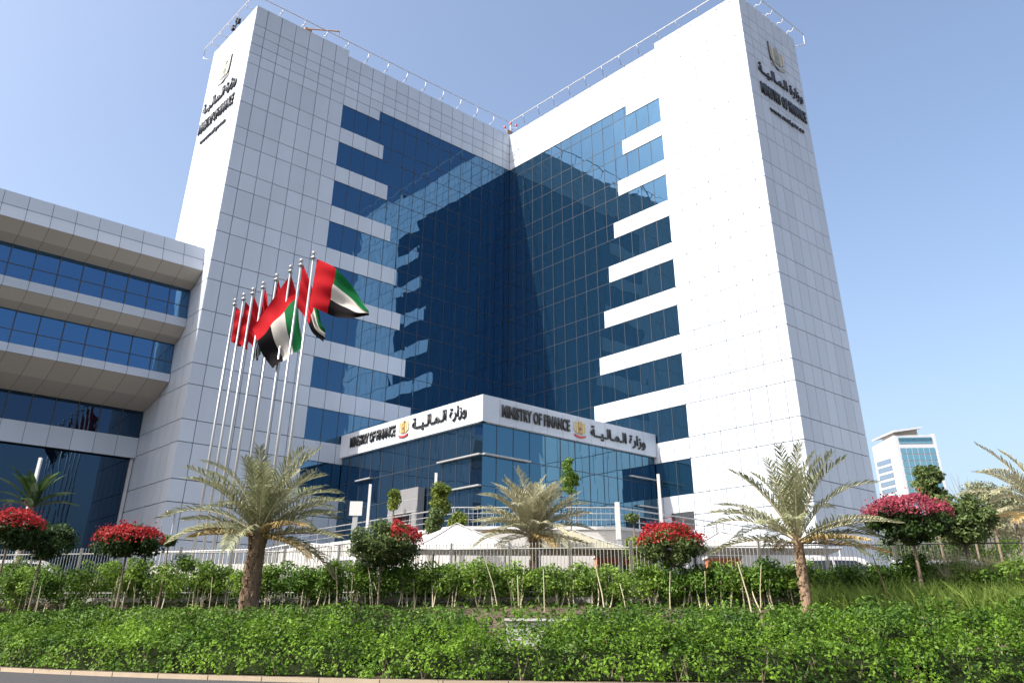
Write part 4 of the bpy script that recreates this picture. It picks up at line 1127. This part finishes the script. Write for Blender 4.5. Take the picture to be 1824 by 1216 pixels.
for k in range(18):
    px = RNG.choice([RNG.uniform(60, 430), RNG.uniform(490, 930), RNG.uniform(960, 1380)]); x = at(px, 1060, 32).x; Y = y_fence(x) - RNG.uniform(1.3, 2.4); x = at(px, 1060, Y).x
    m = MB(); hh = RNG.uniform(1.0, 1.9); dx = RNG.gauss(0, .22); m.tube([(0, 0, -.1), (dx * .4, 0, hh * .5), (dx, RNG.gauss(0, .1), hh)], .021, 0, 5, r1=.015)
    tag(m.build('plant_stake', [PALEST], at_=(x, Y, gz(x, Y))), 'pale bare cane standing among the shrubs of the bank', 'cane', 'pale canes among the bank shrubs')

# far tower and low building -------------------------------------------------------------
FS = 3.2
P0 = at(1592, 775, 800); ft = empty('distant_tower', (P0.x, 800, 0), 0, 'distant white and teal glass tower with a flat visor roof', 'building')
Hh = P0.z; w1_, d1_ = 36.0, Vector((-7.5, 36.0, 0)); fx = Vector((1, -0.10, 0)).normalized()
def q3(a, b, z): return fx * a + d1_ * b + Vector((0, 0, z))
m = MB(); m.hull8([q3(0, 0, 0), q3(w1_, 0, 0), q3(w1_, 1, 0), q3(0, 1, 0), q3(0, 0, Hh), q3(w1_, 0, Hh), q3(w1_, 1, Hh - 4), q3(0, 1, Hh - 4)]); m.build('wall', [FARW], ft)
zt0 = at(1600, 798, 800).z; n_ = 20; fh = (zt0 - 40) / n_ * 1.0
g = MB()
for k in range(n_):
    z0 = 40 + k * fh
    g.face([q3(3.2, -0.012, z0 + .9), q3(w1_ - 1.2, -0.012, z0 + .9), q3(w1_ - 1.2, -0.012, z0 + fh), q3(3.2, -0.012, z0 + fh)], 0)
for k in range(1, 6):
    a = 3.2 + (w1_ - 4.4) * k / 6; g.face([q3(a - .15, -0.016, 40), q3(a + .15, -0.016, 40), q3(a + .15, -0.016, zt0), q3(a - .15, -0.016, zt0)], 1)
g.face([q3(3.2, -0.012, zt0 + 6), q3(w1_ - 2, -0.012, zt0 + 6), q3(w1_ - 2, -0.012, zt0 + 10), q3(3.2, -0.012, zt0 + 10)], 0)
g.face([q3(3.2, -0.012, Hh - 8), q3(w1_ - 2, -0.012, Hh - 8), q3(w1_ - 2, -0.012, Hh - 3), q3(3.2, -0.012, Hh - 3)], 0)
g.build('front_glazing', [FARG, FARW], ft)
g = MB()
for k in range(18):
    z0 = 40 + k * 6.6
    g.face([q3(-0.15, 0.30, z0), q3(-0.15, 0.30, z0 + 4.6), q3(-0.15, 0.92, z0 + 4.6), q3(-0.15, 0.92, z0)], 0)
g.build('side_window', [glassmat('far_grey_glass', (0.42, 0.48, 0.55), 0.01, .2, dark=(0.03, 0.04, 0.05))], ft)
m = MB(); m.hull8([q3(-1, -0.06, Hh + 2.5), q3(w1_ * .72, -0.06, Hh + 6), q3(w1_ * .72, .7, Hh + 6), q3(-1, .9, Hh + 1)] + [q3(-1, -0.06, Hh + 4.2), q3(w1_ * .72, -0.06, Hh + 7.5), q3(w1_ * .72, .7, Hh + 7.5), q3(-1, .9, Hh + 2.5)]); m.build('visor_roof', [FARW], ft)
m = MB(); m.hull8([q3(2, 0.1, Hh - .1), q3(w1_ * .68, 0.1, Hh - .1), q3(w1_ * .68, .6, Hh - 1), q3(2, .6, Hh - 1), q3(2, 0.1, Hh + 3.4), q3(w1_ * .68, 0.1, Hh + 6), q3(w1_ * .68, .6, Hh + 5), q3(2, .6, Hh + 2.5)]); m.build('plant_room', [SOFF], ft)
m = MB(); m.hull8([q3(w1_, -.01, 0), q3(w1_ + 1.5, -.01, 0), q3(w1_ + 1.5, .3, 0), q3(w1_, .3, 0), q3(w1_, -.01, Hh + 1), q3(w1_ + 1.5, -.01, Hh + 1), q3(w1_ + 1.5, .3, Hh + 1), q3(w1_, .3, Hh + 1)]); m.build('fin', [FARW], ft)
a = at(1788, 905, 75); lb = empty('low_building', (a.x, 75, ZPL), -0.1, 'low cream building half hidden by trees at the right edge', 'building'); h = a.z - ZPL
m = MB(); m.box((0, 0, 0), (16, 10, h)); m.build('wall', [mat('cream_wall', (0.62, 0.55, 0.42), .8, noise_s=.3, noise_a=.08)], lb)
m = MB(); m.box((-.2, -.2, h), (16.2, 10.2, h + .35)); m.build('roof', [CONC], lb)
for k in range(5):
    m = MB(); m.box((1 + k * 3, -.03, h * .45), (2.4 + k * 3, -.004, h * .8)); m.build('window', [CARG], lb)
